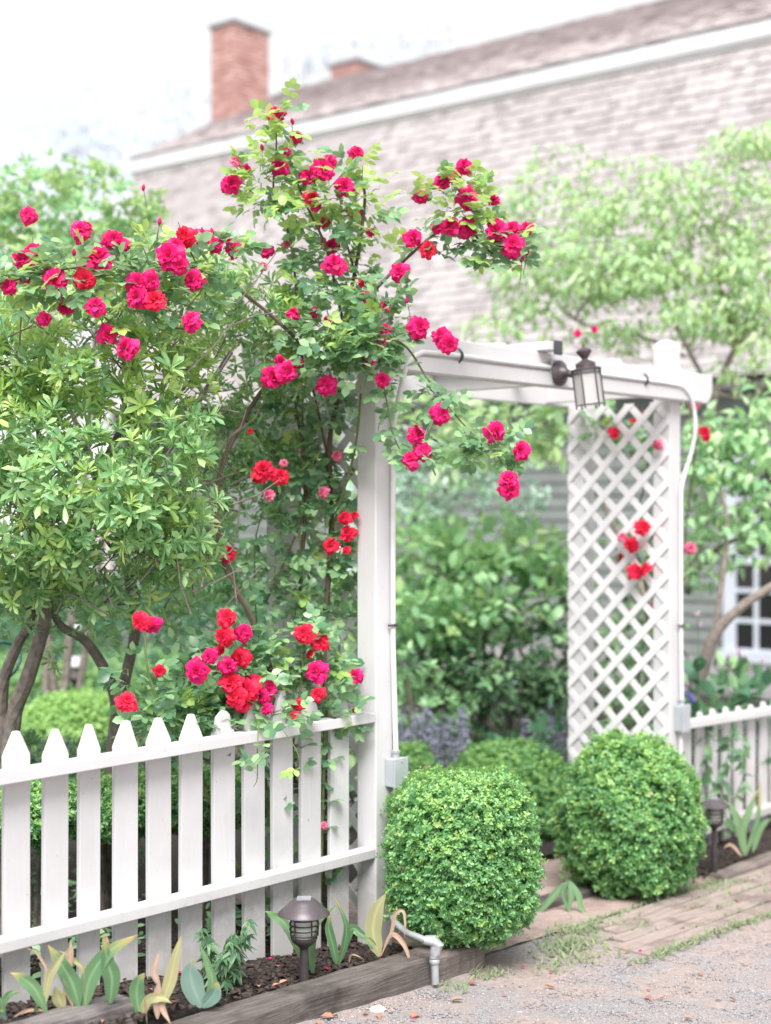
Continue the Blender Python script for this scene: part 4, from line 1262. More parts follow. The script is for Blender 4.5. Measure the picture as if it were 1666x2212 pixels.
for k, (lab, lobes) in enumerate((
        ('thin far tree over the bushes, left of the tall chimney', [(170, 260, 60, 70, 34), (215, 330, 60, 50, 34), (140, 320, 40, 50, 34), (250, 380, 50, 40, 34)]),
        ('feathery far tree just beside the tall brick chimney', [(390, 210, 45, 80, 30), (350, 300, 50, 60, 30), (400, 330, 50, 60, 30), (320, 330, 40, 60, 30), (420, 160, 25, 40, 30)]),
        ('far tree top above the low chimney', [(700, 130, 70, 40, 36), (770, 90, 30, 30, 36), (650, 160, 50, 40, 36), (620, 130, 40, 30, 36), (740, 140, 60, 40, 36)]),
        ('smallest far tree top peeping over the roof ridge', [(920, 95, 45, 30, 36), (950, 80, 30, 26, 36), (900, 110, 40, 30, 36)]))):
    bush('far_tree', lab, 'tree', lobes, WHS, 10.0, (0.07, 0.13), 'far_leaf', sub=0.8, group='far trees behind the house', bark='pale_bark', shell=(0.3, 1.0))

# ------------------------------------------------------------------ garden behind
bush('smoke_bush', 'soft grey-green shrub seen through the arbour', 'shrub', [(960, 1020, 130, 80, 10.0), (1040, 1090, 150, 80, 9.8), (900, 1110, 80, 80, 9.8), (930, 960, 90, 50, 10.1)], WHS, 150, (0.05, 0.075), 'grey_green_leaf', sub=0.15, young='mid_leaf', yfrac=0.25)
bush('garden_shrub', 'light leafy shrub in the middle of the arbour opening', 'shrub', [(960, 1250, 125, 90, 9.0), (1080, 1190, 110, 60, 9.2), (890, 1330, 70, 80, 8.9), (1130, 1290, 110, 70, 9.2), (1000, 1350, 120, 60, 9.0), (930, 1180, 100, 60, 9.3), (1180, 1180, 60, 60, 9.3)], LF, 380, (0.075, 0.125), 'mid_leaf', sub=0.20, young='lime_leaf', yfrac=0.2, up=0.1, shell=(0.72, 1.12), squash=0.38)
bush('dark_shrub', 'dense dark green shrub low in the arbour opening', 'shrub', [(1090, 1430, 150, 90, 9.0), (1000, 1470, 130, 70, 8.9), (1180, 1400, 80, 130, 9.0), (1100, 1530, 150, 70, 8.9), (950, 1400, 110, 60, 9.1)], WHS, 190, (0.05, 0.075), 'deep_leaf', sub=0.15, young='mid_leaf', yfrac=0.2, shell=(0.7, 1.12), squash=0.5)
bush('garden_shrub', 'mid green shrub beside the first arbour post', 'shrub', [(880, 1460, 70, 90, 8.7), (920, 1530, 80, 50, 8.6)], WHS, 130, (0.05, 0.07), 'mid_leaf', sub=0.13)
bush('overhanging_bush', 'pale leafy branches hanging just under the arbour beam', 'bush', [(920, 905, 80, 50, 8.6), (1040, 930, 110, 55, 8.8), (1150, 905, 90, 60, 8.8), (1000, 960, 90, 40, 8.8), (1210, 920, 60, 60, 8.9)], LF, 300, (0.08, 0.12), 'dogwood_leaf', sub=0.17, young='lime_leaf', yfrac=0.35, up=-0.1, stem=False)

# catmint with lavender spikes
def catmint(label, x0, x1, y0, y1, Y, n, group):
    o = thing('catmint_plant', label, 'flower', (*at((x0 + x1) / 2, y1, Y)[:2], 0), group)
    b = MB(); P = []; Q = []
    for k in range(n):
        x, yt = random.uniform(x0, x1), random.uniform(y0, y0 + 0.5 * (y1 - y0))
        Yk = Y + random.uniform(-0.35, 0.35)
        top = at(x, yt, Yk); foot = Vector((top.x + random.uniform(-.06, .06), Yk + random.uniform(-.05, .05), -0.03))
        b.tube([foot, foot.lerp(top, 0.5) + Vector((random.uniform(-.03, .03), 0, 0)), top], [0.004, 0.003, 0.002], 4, False)
        for q in range(16):
            f = random.uniform(0.62, 1.0); P.append(foot.lerp(top, f) + Vector((random.uniform(-1, 1), random.uniform(-1, 1), 0)) * 0.016)
        for q in range(12):
            f = random.uniform(0.1, 0.7); Q.append(foot.lerp(top, f) + Vector((random.uniform(-1, 1), random.uniform(-1, 1), 0)) * 0.03)
    st = b.build('stems', 'weed_leaf', o); st['kind'] = 'stuff'
    P = np.array(P); Q = np.array(Q)
    foliage('flowers', BX[:2], P, spread_dirs(len(P)), spread_dirs(len(P)), rng.uniform(0.010, 0.018, len(P)), 'lavender_flower', o)
    foliage('foliage', LF, Q, up_axes(spread_dirs(len(Q)), 0.5), spread_dirs(len(Q)) + np.array([0, 0, 1.0]), rng.uniform(0.025, 0.045, len(Q)), 'grey_green_leaf', o)
catmint('grey-lavender catmint in a broad drift behind the small boxwood', 850, 1010, 1520, 1690, 8.3, 64, 'catmint clumps')
catmint('small tuft of lilac flowers right beside the lattice', 1130, 1225, 1515, 1700, 8.3, 16, 'catmint clumps')
bush('leafy_perennial', 'clump of broad dark leaves under the lilac flowers', 'plant', [(1150, 1620, 80, 70, 8.1), (1190, 1580, 40, 60, 8.1)], LF, 160, (0.07, 0.13), 'teal_leaf', sub=0.10, up=0.5, stem=False)

# ------------------------------------------------------------------ clipped boxwoods
def boxwood(label, x, y, rx, ry, Y, n, leaf=0.0125, sq=2.6, depth=None, group='clipped boxwood balls', mat='box_leaf', young='young_box_leaf', lump=0.05, zmin=-0.06):
    s = Y / FPX
    a, h = rx * s, ry * s
    dp = depth or a
    c = np.array(at(x, y, Y))
    o = thing('boxwood_bush', label, 'bush', (c[0], c[1], zmin), group)
    for k in range(5):
        ang = 1.257 * k
        tube_obj('stem', [Vector((c[0] + 0.04 * math.cos(ang), c[1] + 0.04 * math.sin(ang), zmin - 0.02)), Vector((c[0] + 0.45 * a * math.cos(ang), c[1] + 0.45 * dp * math.sin(ang), c[2] - 0.3 * h)), Vector((c[0] + 0.6 * a * math.cos(ang), c[1] + 0.6 * dp * math.sin(ang), c[2] + 0.3 * h))], [0.014, 0.010, 0.004], 'bark', o, 6, 4)
    out = []
    def surf(d):
        q = np.abs(d / 1.0) ** sq
        r = np.sum(q, axis=1) ** (-1 / sq)
        ph = d * 4.1
        lum = np.sin(ph[:, 0] * 1.7 + 3 * d[:, 2] + x) * np.sin(ph[:, 1] * 1.9 + 2.2 + y) + 0.7 * np.sin(ph[:, 2] * 2.6 + 5 * d[:, 0] + 0.7) * np.sin(7 * d[:, 1] + 1)
        fine = 1.4 * np.sin(d[:, 0] * 17 + 4 * d[:, 2]) * np.sin(d[:, 2] * 21 + 3 * d[:, 1] + 2) * np.sin(d[:, 1] * 25)
        return r * (1 + lump * lum + 0.034 * fine)
    for lo, hi, cnt, size in ((0.93, 1.045, n, leaf), (0.84, 0.95, int(n * 0.7), leaf * 1.1), (0.66, 0.86, int(n * 0.5), leaf * 1.5)):
        d = spread_dirs(cnt)
        r = surf(d) * rng.uniform(lo, hi, cnt)
        P = c + d * r[:, None] * np.array([a, dp, h])
        k = P[:, 2] > zmin + 0.03
        P, d = P[k], d[k]
        N = unit(d / np.array([a, dp, h]))
        out.append((P, N, size))
    for i, (P, N, size) in enumerate(out):
        A = up_axes(N, 0.35, 0.45)
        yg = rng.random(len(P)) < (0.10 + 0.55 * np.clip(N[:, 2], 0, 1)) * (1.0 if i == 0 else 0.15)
        Z = spread_dirs(len(P))
        S = rng.uniform(0.8, 1.25, len(P)) * size
        if i == 0:
            q = rng.random(len(P)) < 0.025             # stray shoots and a few dead leaves
            P[q] += A[q] * (rng.uniform(0.01, 0.035, q.sum())[:, None])
            dd = rng.random(len(P)) < 0.006
            if dd.any():
                foliage('dead_leaves', BX[:2], P[dd] + N[dd] * 0.004, A[dd], Z[dd], S[dd] * 0.7, 'dry_bulb_leaf', o)
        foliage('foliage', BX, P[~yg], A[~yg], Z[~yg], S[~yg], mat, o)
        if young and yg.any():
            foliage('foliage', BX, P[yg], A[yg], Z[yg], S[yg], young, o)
    return o
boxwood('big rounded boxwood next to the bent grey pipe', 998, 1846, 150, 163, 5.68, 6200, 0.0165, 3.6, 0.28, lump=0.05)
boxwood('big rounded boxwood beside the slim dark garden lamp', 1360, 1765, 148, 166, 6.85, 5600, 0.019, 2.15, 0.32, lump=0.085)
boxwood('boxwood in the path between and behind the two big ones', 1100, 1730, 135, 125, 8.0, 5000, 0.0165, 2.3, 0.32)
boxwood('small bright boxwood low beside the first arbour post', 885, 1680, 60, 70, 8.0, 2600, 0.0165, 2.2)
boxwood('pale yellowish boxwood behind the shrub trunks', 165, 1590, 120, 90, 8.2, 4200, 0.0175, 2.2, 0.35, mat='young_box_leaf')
hz = z_at(1655, 6.2)
for k, (x, lab) in enumerate(((60, 'hedge boxwood behind the first pickets of the wide fence'), (250, 'hedge boxwood behind the dark trunk and the wide fence'), (430, 'hedge boxwood behind the middle pickets of the wide fence'), (590, 'hedge boxwood behind the last pickets, near the lattice'))):
    Yk = fence_Y(x) + 1.0
    tp_ = (1690, 1680, 1665, 1655)[k]
    boxwood(lab, x, tp_ + 62, 112, 60, Yk + 0.1 * (k % 2), 2200, 0.017, 2.3, 0.26, lump=0.08, group='boxwoods behind the wide fence')
def hedge(label, pts, n, mat, young, leaf, group='garden hedges'):
    """a clipped hedge between two points on plan: (x0,y0) (x1,y1), half depth, height"""
    (x0, y0), (x1, y1), hd, hh = pts
    d = Vector((x1 - x0, y1 - y0, 0)); ln = d.length; d.normalize(); q = Vector((-d.y, d.x, 0))
    o = thing('hedge', label, 'hedge', ((x0 + x1) / 2, (y0 + y1) / 2, -0.02), group)
    f = rng.uniform(0, ln, n); a = rng.uniform(0, math.pi, n); rr = rng.uniform(0.82, 1.03, n)
    e = 0.6
    cw = np.sign(np.cos(a)) * np.abs(np.cos(a)) ** e * hd * rr
    ch = np.abs(np.sin(a)) ** e * hh * rr * (1 + 0.05 * np.sin(f * 5) + 0.03 * np.sin(f * 13))
    P = np.stack([x0 + d.x * f + q.x * cw, y0 + d.y * f + q.y * cw, ch], 1)
    N = unit(np.stack([q.x * cw / hd, q.y * cw / hd, ch / hh], 1))
    yg = rng.random(n) < 0.4 * N[:, 2]
    A = up_axes(N, 0.3, 0.5); Z = spread_dirs(n); S = rng.uniform(0.8, 1.3, n) * leaf
    foliage('foliage', BX, P[~yg], A[~yg], Z[~yg], S[~yg], mat, o)
    foliage('foliage', BX, P[yg], A[yg], Z[yg], S[yg], young, o)
p0, p1 = F(-3.2, -2.1, 0), F(0.2, -1.9, 0)
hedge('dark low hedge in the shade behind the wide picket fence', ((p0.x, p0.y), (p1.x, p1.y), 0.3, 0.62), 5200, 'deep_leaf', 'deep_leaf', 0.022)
hedge('bright clipped hedge under the pale garden lamps', ((-3.2, 10.4), (0.1, 10.6), 0.4, z_at(1425, 10.4)), 5200, 'mid_leaf', 'young_box_leaf', 0.028)
hedge('dark blue-green hedge behind the pale garden lamps', ((-4.6, 14.0), (0.4, 14.2), 0.6, z_at(1255, 14)), 6500, 'teal_leaf', 'teal_leaf', 0.042)
bush('teal_shrub', 'blue-green shrub behind the arching rose cane', 'shrub', [(500, 1330, 110, 120, 9.5), (430, 1460, 130, 90, 8.6), (560, 1480, 90, 110, 8.8)], WHS, 70, (0.05, 0.08), 'teal_leaf', sub=0.15, young='mid_leaf', yfrac=0.3)
bush('garden_shrub', 'green shrub seen through the lattice beside the wide fence', 'shrub', [(700, 1350, 90, 150, 8.6), (720, 1560, 90, 130, 8.4), (720, 1080, 80, 150, 9.0), (690, 1750, 110, 100, 8.2)], LF, 150, (0.07, 0.11), 'mid_leaf', sub=0.16, young='lime_leaf', yfrac=0.4, up=0.1)
bush('garden_shrub', 'green shrub seen through the lattice behind the boxwood by the slim lamp', 'shrub', [(1350, 1400, 110, 120, 9.4), (1330, 1560, 130, 120, 9.2), (1420, 1250, 80, 80, 9.6)], LF, 150, (0.07, 0.11), 'mid_leaf', sub=0.16, young='deep_leaf', yfrac=0.35, up=0.1)

# ------------------------------------------------------------------ dogwood on the far side
dg = thing('dogwood_tree', 'spreading pale green dogwood tree in front of the house beyond the arbour', 'tree', (*at(1480, 1500, 9.0)[:2], -0.05))
for pts, rad in (
    ([(1462, 1760, 8.8), (1478, 1600, 8.75), (1492, 1525, 8.7), (1520, 1440, 8.65), (1545, 1370, 8.6), (1600, 1312, 8.55), (1666, 1268, 8.5), (1730, 1230, 8.5)], (0.05, 0.045, 0.036, 0.028, 0.02)),
    ([(1541, 1385, 8.6), (1553, 1310, 8.6), (1566, 1210, 8.6), (1572, 1140, 8.6), (1560, 1060, 8.6)], (0.018, 0.015, 0.010)),
    ([(1430, 1400, 9.0), (1474, 1262, 9.0), (1512, 1222, 8.95), (1560, 1180, 8.9), (1600, 1162, 8.85), (1650, 1140, 8.8)], (0.034, 0.03, 0.024, 0.014, 0.010)),
    ([(1476, 1258, 9.0), (1500, 1200, 9.1), (1525, 1120, 9.2), (1524, 1000, 9.3), (1540, 880, 9.4), (1565, 800, 9.4), (1602, 728, 9.4), (1640, 655, 9.4), (1680, 580, 9.4)], (0.032, 0.026, 0.024, 0.018, 0.010)),
    ([(1545, 860, 9.4), (1500, 780, 9.4), (1450, 680, 9.4), (1425, 590, 9.4), (1440, 500, 9.4)], (0.020, 0.014, 0.010, 0.006)),
    ([(1590, 745, 9.4), (1562, 650, 9.3), (1550, 550, 9.3), (1570, 430, 9.3)], (0.015, 0.011, 0.006)),
    ([(1455, 690, 9.4), (1470, 600, 9.4), (1500, 500, 9.4), (1520, 400, 9.4)], (0.011, 0.009, 0.005)),
    ([(1480, 770, 9.4), (1370, 720, 9.5), (1260, 700, 9.6), (1200, 650, 9.6), (1170, 600, 9.6), (1140, 560, 9.6)], (0.013, 0.011, 0.010, 0.006)),
    ([(1240, 690, 9.6), (1290, 610, 9.6), (1310, 520, 9.6), (1300, 430, 9.6)], (0.010, 0.008, 0.005)),
    ([(1430, 1400, 9.0), (1380, 1250, 9.2), (1290, 1060, 9.3), (1228, 1000, 9.3), (1170, 955, 9.3), (1110, 970, 9.3)], (0.03, 0.024, 0.018, 0.010)),
    ([(1300, 1400, 9.1), (1225, 1338, 9.1), (1150, 1346, 9.1), (1065, 1328, 9.1)], (0.016, 0.013, 0.008)),
    ([(1650, 850, 9.3), (1600, 860, 9.35), (1545, 850, 9.4)], (0.006, 0.010, 0.012)),
    ([(1602, 1165, 8.85), (1650, 1080, 8.8), (1700, 1020, 8.8)], (0.012, 0.008, 0.006))):
    tube_obj('branch', pts3(*pts), list(rad), 'pale_bark', dg, 8, 5)
UPL = [(1180, 430, 70, 40, 9.7), (1230, 330, 45, 22, 9.7), (1340, 520, 90, 50, 9.5), (1220, 600, 80, 40, 9.6), (1330, 640, 90, 40, 9.5), (1500, 560, 90, 50, 9.3), (1640, 600, 60, 60, 9.2), (1540, 700, 90, 30, 9.3), (1660, 760, 50, 40, 9.1), (1400, 360, 60, 30, 9.5), (1085, 430, 55, 35, 9.8), (1100, 600, 60, 45, 9.7), (1075, 720, 60, 26, 9.7), (1600, 790, 70, 30, 9.3), (1650, 330, 70, 60, 9.4), (1120, 500, 50, 40, 9.7), (1160, 660, 70, 30, 9.7), (1400, 450, 90, 40, 9.5), (1250, 420, 60, 30, 9.6), (1380, 560, 110, 60, 9.4), (1500, 660, 110, 60, 9.3), (1600, 680, 80, 60, 9.3), (1460, 400, 80, 40, 9.4), (1100, 690, 60, 26, 9.7), (1270, 540, 80, 50, 9.5), (1560, 470, 90, 60, 9.3), (1340, 450, 75, 50, 9.5), (1480, 470, 100, 75, 9.4), (1620, 400, 80, 90, 9.4), (1215, 500, 75, 45, 9.7), (1560, 320, 70, 35, 9.4), (1280, 600, 85, 60, 9.5), (1420, 610, 90, 65, 9.3), (1580, 590, 95, 85, 9.2),
       (1200, 690, 100, 36, 9.6), (1340, 705, 90, 42, 9.5), (1640, 500, 70, 80, 9.3), (1650, 690, 50, 60, 9.3), (1150, 420, 45, 30, 9.8), (1180, 580, 55, 40, 9.7), (1520, 720, 60, 30, 9.4), (1300, 360, 45, 25, 9.6), (1420, 520, 70, 50, 9.4), (1640, 290, 60, 30, 9.4)]
P, N = lobe_pts(UPL, 450, sub=0.19, shell=(0.1, 1.3), squash=0.5)
X = unit(N * np.array([1, 1, 0.2]) * 0.8 + np.array([0, 0, -0.55]) + rng.normal(size=N.shape) * 0.35)
Z0 = unit(np.array([0.1, -0.3, 0.9]) + rng.normal(size=N.shape) * 0.45)
S = rng.uniform(0.042, 0.074, len(P))
yg = rng.random(len(P)) < 0.45
foliage('foliage', DW, P[~yg], X[~yg], Z0[~yg], S[~yg], 'dogwood_leaf', dg)
foliage('foliage', DW, P[yg], X[yg], Z0[yg], S[yg], 'lime_leaf', dg)
P, N = lobe_pts([(1570, 940, 90, 50, 8.8), (1640, 1000, 60, 70, 8.7), (1525, 1020, 50, 60, 8.8), (1575, 1100, 85, 45, 8.7), (1650, 1190, 45, 45, 8.6), (1500, 905, 40, 30, 8.9), (1620, 900, 60, 40, 8.9), (1510, 1120, 30, 40, 8.8), (1700, 1080, 60, 120, 8.7), (1590, 1020, 60, 60, 8.7), (1510, 1000, 40, 80, 8.8), (1540, 1180, 60, 40, 8.8), (1600, 930, 90, 40, 8.7), (1660, 880, 40, 40, 8.7), (1500, 1230, 30, 40, 8.9), (1650, 1120, 50, 60, 8.6)], 250, sub=0.11, shell=(0.3, 1.05), squash=0.6)
X = unit(N * 0.7 + np.array([0, 0, -0.35]) + rng.normal(size=N.shape) * 0.4)
Z0 = unit(np.array([0.1, -0.3, 0.9]) + rng.normal(size=N.shape) * 0.4)
yg = rng.random(len(P)) < 0.3
S = rng.uniform(0.07, 0.11, len(P))
foliage('foliage', DW, P[~yg], X[~yg], Z0[~yg], S[~yg], 'mid_leaf', dg)
foliage('foliage', DW, P[yg], X[yg], Z0[yg], S[yg], 'dogwood_leaf', dg)

# ------------------------------------------------------------------ roses
def bloom_mesh(seed, mat, loose=0.0):
    r = random.Random(seed)
    V, Fc = [], []
    layers = [(3, 0.12, 8, 0.50), (4, 0.24, 18, 0.52), (5, 0.36, 30, 0.54), (7, 0.50, 46, 0.52), (8, 0.64, 62, 0.48), (9, 0.76, 82, 0.44), (8, 0.82, 104, 0.44)]
    for li, (cnt, rad, op, hgt) in enumerate(layers):
        for k in range(cnt):
            a0 = 2 * math.pi * (k + r.uniform(-0.2, 0.2)) / cnt + li * 0.7
            wid = 2 * math.pi / cnt * 0.80 * r.uniform(0.85, 1.2) + 0.12
            opn = R(op + r.uniform(-12, 12) + loose * 10)
            ln = (0.30 + rad * 0.62) * r.uniform(0.78, 1.22)
            base = len(V)
            nu, nv_ = 4, 3
            ruf = r.uniform(0, 6)
            for i in range(nu + 1):
                for j in range(nv_ + 1):
                    u = i / nu * 2 - 1; v = j / nv_
                    half = wid * (0.35 + 0.75 * math.sin(min(v, 0.98) * 1.75)) * (1 - 0.12 * v)
                    aa = a0 + u * half * 0.62
                    bend = opn * (0.45 + 0.75 * v)
                    rr = 0.06 + li * 0.012 + ln * v * math.sin(min(bend, 2.3)) * (1 - 0.16 * u * u * v)
                    zz = -0.05 * li + ln * v * math.cos(min(bend, 2.3)) * (1 - 0.20 * u * u)
                    rr += 0.06 * math.sin(4.2 * u + ruf) * v * v + 0.05 * (1 - abs(u)) * (v > 0.9) * (li > 2)
                    zz += 0.085 * math.sin(4.6 * u + ruf * 2) * v * v - 0.10 * max(0, v - 0.75) * (li > 2)
                    V.append((rr * math.cos(aa), rr * math.sin(aa), zz + 0.10))
            for i in range(nu):
                for j in range(nv_):
                    q = base + i * (nv_ + 1) + j
                    Fc.append((q, q + nv_ + 1, q + nv_ + 2, q + 1))
    V = np.array(V)
    V[:, 2] *= 1.0
    ext = np.percentile(np.hypot(V[:, 0], V[:, 1]), 97)
    V *= 0.5 / ext
    me = mesh_np('rose_bloom', V, Fc, mat, True)
    return me
BL = {'f': [bloom_mesh(s + 70, 'faded_petal', 1.0) for s in range(2)], 'c': [bloom_mesh(s, 'crimson_petal', s % 4 * 0.6 - 0.6) for s in range(8)], 's': [bloom_mesh(s + 40, 'scarlet_petal', s % 3 * 0.5) for s in range(5)]}
def sepal_mesh():
    b = MB(); b.lathe([(0.02, -0.20), (0.03, -0.12), (0.09, -0.09), (0.11, -0.02), (0.06, 0.03)], (0, 0, 0), 8)
    return mesh_np('calyx', b.V, b.F, 'green_cane', True)
SEP = sepal_mesh()
def bloom(parent, x, y, dpx, Y, kind='c'):
    p = at(x, y, Y)
    s = dpx * Y / FPX * 1.0
    if dpx > 34 or random.random() < 0.4:
        ax = Vector((random.uniform(-0.65, 0.65), -1.0, random.uniform(-0.15, 0.75)))
    else:
        ax = Vector((random.uniform(-1, 1), random.uniform(-1, 0.1), random.uniform(-0.2, 1)))
    q = ax.normalized().to_track_quat('Z', 'Y')
    M = Matrix.Translation(p) @ q.to_matrix().to_4x4() @ Matrix.Rotation(random.uniform(0, 6.28), 4, 'Z') @ Matrix.Diagonal((s * random.uniform(0.88, 1.08), s * random.uniform(0.88, 1.08), s * random.uniform(0.85, 1.1), 1))
    if dpx < 30 and random.random() < 0.25: kind = 'f'
    o = inst('rose_bloom', random.choice(BL[kind]), M, parent)
    c = bpy.data.objects.new('calyx', SEP); C.objects.link(c); c.parent = o; c.matrix_basis = Matrix.Identity(4)
    return o, p

def leafy_canes(parent, canes, clumps, n_parts, mats=('rose_leaf', 'young_rose_leaf'), yf=None, lsize=(0.085, 0.125)):
    P, X = [], []
    for pts, rad, dens, mat in canes:
        W = pts3(*pts)
        cv = crom(W, 7)
        tube_obj('cane', W, list(rad), mat, parent, 6, 6)
        for a, b_ in zip(cv[:-1], cv[1:]):
            n = (b_ - a).length * dens
            n = int(n) + (random.random() < n % 1)
            for _ in range(n):
                P.append(a.lerp(b_, random.random()))
                X.append(Vector((random.uniform(-1, 1), random.uniform(-1, 0.6), random.uniform(-0.5, 0.6))))
    tw = MB()
    for x, y, rx, ry, Y, dp, n in clumps:
        c = at(x, y, Y)
        s = Y / FPX
        for _ in range(n):
            d = Vector(rng.normal(size=3)); d.normalize(); d *= random.random() ** 0.45
            p = c + Vector((d.x * rx * s, d.y * dp, d.z * ry * s))
            P.append(p)
            X.append(Vector((d.x + random.uniform(-.7, .7), d.y + random.uniform(-.9, .5), d.z * 0.5 + random.uniform(-.4, .4))))
            if random.random() < 0.22:
                e = p.lerp(c, random.uniform(.35, .6))
                tw.tube([p, p.lerp(e, 0.5) + Vector((random.uniform(-.015, .015), 0, .01)), e], [0.0012, 0.0018, 0.0024], 4, False)
    P = np.array([tuple(p) for p in P]); X = unit(np.array([tuple(v) for v in X]))
    n = len(P)
    Z = unit(np.array([0.1, -0.35, 0.9]) + rng.normal(size=(n, 3)) * 0.45)
    S = rng.uniform(*lsize, n)
    yg = rng.random(n) < (yf(P) if yf else 0.2)
    order = np.argsort(P[:, 1] + rng.uniform(0, 0.5, n))
    first = order[:n_parts]
    FRr = frames(X, Z)
    mm = [[mesh_np('leaf', V_, F_, mt) for V_, F_ in RL] for mt in mats]
    for i in first:
        M = Matrix.Identity(4)
        for r_ in range(3):
            for c_ in range(3): M[r_][c_] = float(FRr[i][r_, c_] * S[i])
            M[r_][3] = float(P[i, r_])
        inst('leaf', random.choice(mm[int(yg[i])]), M, parent)
    rest = np.setdiff1d(np.arange(n), first)
    for flag, mt in ((False, mats[0]), (True, mats[1])):
        k = rest[yg[rest] == flag]
        if len(k): foliage('foliage', RL, P[k], X[k], Z[k], S[k], mt, parent)
    if tw.V:
        o = tw.build('twig', 'green_cane', parent); o['kind'] = 'stuff'

cr_ = thing('climbing_rose', 'crimson climbing rose trained over the arbour and across the big shrub', 'rose', (*at(700, 1900, 5.95)[:2], 0))
canes = [
    ([(700, 2000, 5.95), (705, 1640, 5.95), (700, 1400, 5.95), (716, 1150, 5.95), (712, 960, 5.95), (735, 830, 5.9), (745, 700, 5.85), (772, 560, 5.8), (788, 440, 5.8), (785, 400, 5.8)], (0.014, 0.012, 0.011, 0.008, 0.005), 9, 'cane'),
    ([(690, 1660, 5.97), (650, 1330, 5.95), (660, 1100, 5.95), (655, 960, 5.95), (640, 870, 5.9), (690, 790, 5.85)], (0.009, 0.008, 0.006), 10, 'cane'),
    ([(640, 1700, 5.75), (585, 1450, 5.7), (540, 1330, 5.7), (492, 1235, 5.7), (467, 1110, 5.7), (482, 1000, 5.75), (530, 900, 5.8), (578, 830, 5.8), (650, 760, 5.75)], (0.013, 0.012, 0.010, 0.008), 5, 'cane'),
    ([(655, 800, 5.75), (642, 640, 5.7), (625, 510, 5.7), (592, 425, 5.7), (597, 320, 5.7), (596, 235, 5.7)], (0.006, 0.005, 0.004, 0.002), 22, 'cane'),
    ([(740, 690, 5.75), (706, 540, 5.7), (665, 450, 5.7), (640, 390, 5.7)], (0.006, 0.005, 0.003), 18, 'cane'),
    ([(770, 600, 5.78), (740, 500, 5.78), (700, 420, 5.78)], (0.005, 0.004, 0.002), 18, 'cane'),
    ([(760, 700, 5.75), (815, 622, 5.7), (890, 548, 5.65), (950, 500, 5.62), (1040, 470, 5.6), (1130, 500, 5.6)], (0.007, 0.006, 0.004, 0.002), 14, 'cane'),
    ([(1020, 500, 5.6), (1060, 545, 5.58), (1110, 568, 5.58)], (0.004, 0.004, 0.003), 26, 'cane'),
    ([(770, 720, 5.65), (868, 742, 5.62), (925, 820, 5.6), (985, 898, 5.58), (1040, 955, 5.58), (1075, 985, 5.58), (1102, 1030, 5.58)], (0.005, 0.004, 0.003, 0.002), 26, 'green_cane'),
    ([(815, 760, 5.6), (836, 870, 5.58), (850, 940, 5.58), (875, 985, 5.58), (900, 985, 5.58)], (0.003, 0.003, 0.0015), 28, 'green_cane'),
    ([(680, 770, 5.65), (560, 660, 5.5), (440, 585, 5.35), (300, 565, 5.2), (150, 580, 5.1), (-10, 615, 5.05)], (0.007, 0.006, 0.004, 0.003), 14, 'cane'),
    ([(440, 600, 5.35), (410, 540, 5.3), (385, 480, 5.3)], (0.004, 0.003, 0.002), 22, 'green_cane'),
    ([(330, 590, 5.25), (260, 680, 5.2), (250, 740, 5.18)], (0.004, 0.003, 0.002), 22, 'green_cane'),
    ([(655, 860, 5.92), (648, 1100, 5.92), (655, 1340, 5.92)], (0.004, 0.004, 0.003), 9, 'green_cane'),
    ([(600, 1045, 5.9), (555, 1150, 5.9), (552, 1300, 5.9), (560, 1400, 5.9)], (0.003, 0.003, 0.003), 9, 'green_cane'),
    ([(570, 1310, 5.85), (620, 1200, 5.9), (655, 1110, 5.92), (690, 960, 5.95)], (0.005, 0.004, 0.003), 8, 'cane'),
    ([(780, 850, 5.74), (767, 970, 5.74), (735, 1085, 5.85), (715, 1150, 5.93)], (0.005, 0.005, 0.004), 5, 'green_cane'),
    ([(660, 780, 5.9), (690, 900, 5.95), (716, 1040, 5.96)], (0.006, 0.005, 0.005), 8, 'cane'),
]
clumps = [  # x, y, rx, ry, Y, depth, leaves
    (600, 250, 34, 40, 5.7, .05, 16), (610, 350, 60, 60, 5.7, .10, 34), (570, 430, 60, 50, 5.7, .10, 30), (690, 430, 90, 90, 5.72, .14, 70), (780, 430, 60, 110, 5.78, .14, 50), (700, 540, 90, 70, 5.75, .14, 50),
    (560, 390, 50, 50, 5.7, .08, 16), (740, 640, 110, 50, 5.7, .16, 60), (720, 720, 140, 60, 5.65, .20, 120), (830, 700, 50, 70, 5.6, .12, 34), (650, 790, 80, 40, 5.65, .12, 40), (780, 790, 50, 60, 5.62, .10, 28),
    (990, 440, 80, 60, 5.62, .10, 60), (1070, 520, 70, 36, 5.6, .08, 40), (920, 500, 40, 40, 5.65, .06, 12), (1080, 560, 60, 26, 5.6, .06, 16),
    (1060, 970, 50, 50, 5.58, .06, 40), (900, 970, 44, 36, 5.58, .05, 20), (950, 860, 36, 36, 5.6, .05, 12),
    (330, 580, 130, 70, 5.28, .14, 100), (150, 590, 150, 60, 5.12, .14, 80), (470, 540, 60, 36, 5.42, .10, 30), (40, 600, 60, 50, 5.08, .1, 26), (380, 640, 80, 50, 5.28, .1, 36), (250, 690, 60, 50, 5.2, .08, 22),
    (730, 750, 70, 50, 5.5, .06, 44), (800, 740, 60, 60, 5.5, .05, 26), (690, 880, 70, 60, 5.95, .10, 50), (680, 1000, 70, 80, 5.97, .08, 42), (690, 1130, 70, 80, 5.96, .08, 38), (740, 1180, 30, 70, 5.9, .06, 22), (590, 1130, 50, 60, 5.92, .08, 22), (730, 1350, 36, 100, 5.92, .06, 30), (620, 880, 60, 60, 5.9, .1, 34), (600, 1250, 50, 70, 5.9, .06, 24), (660, 1280, 60, 60, 5.94, .06, 26), (600, 1040, 40, 50, 5.9, .06, 16),
]
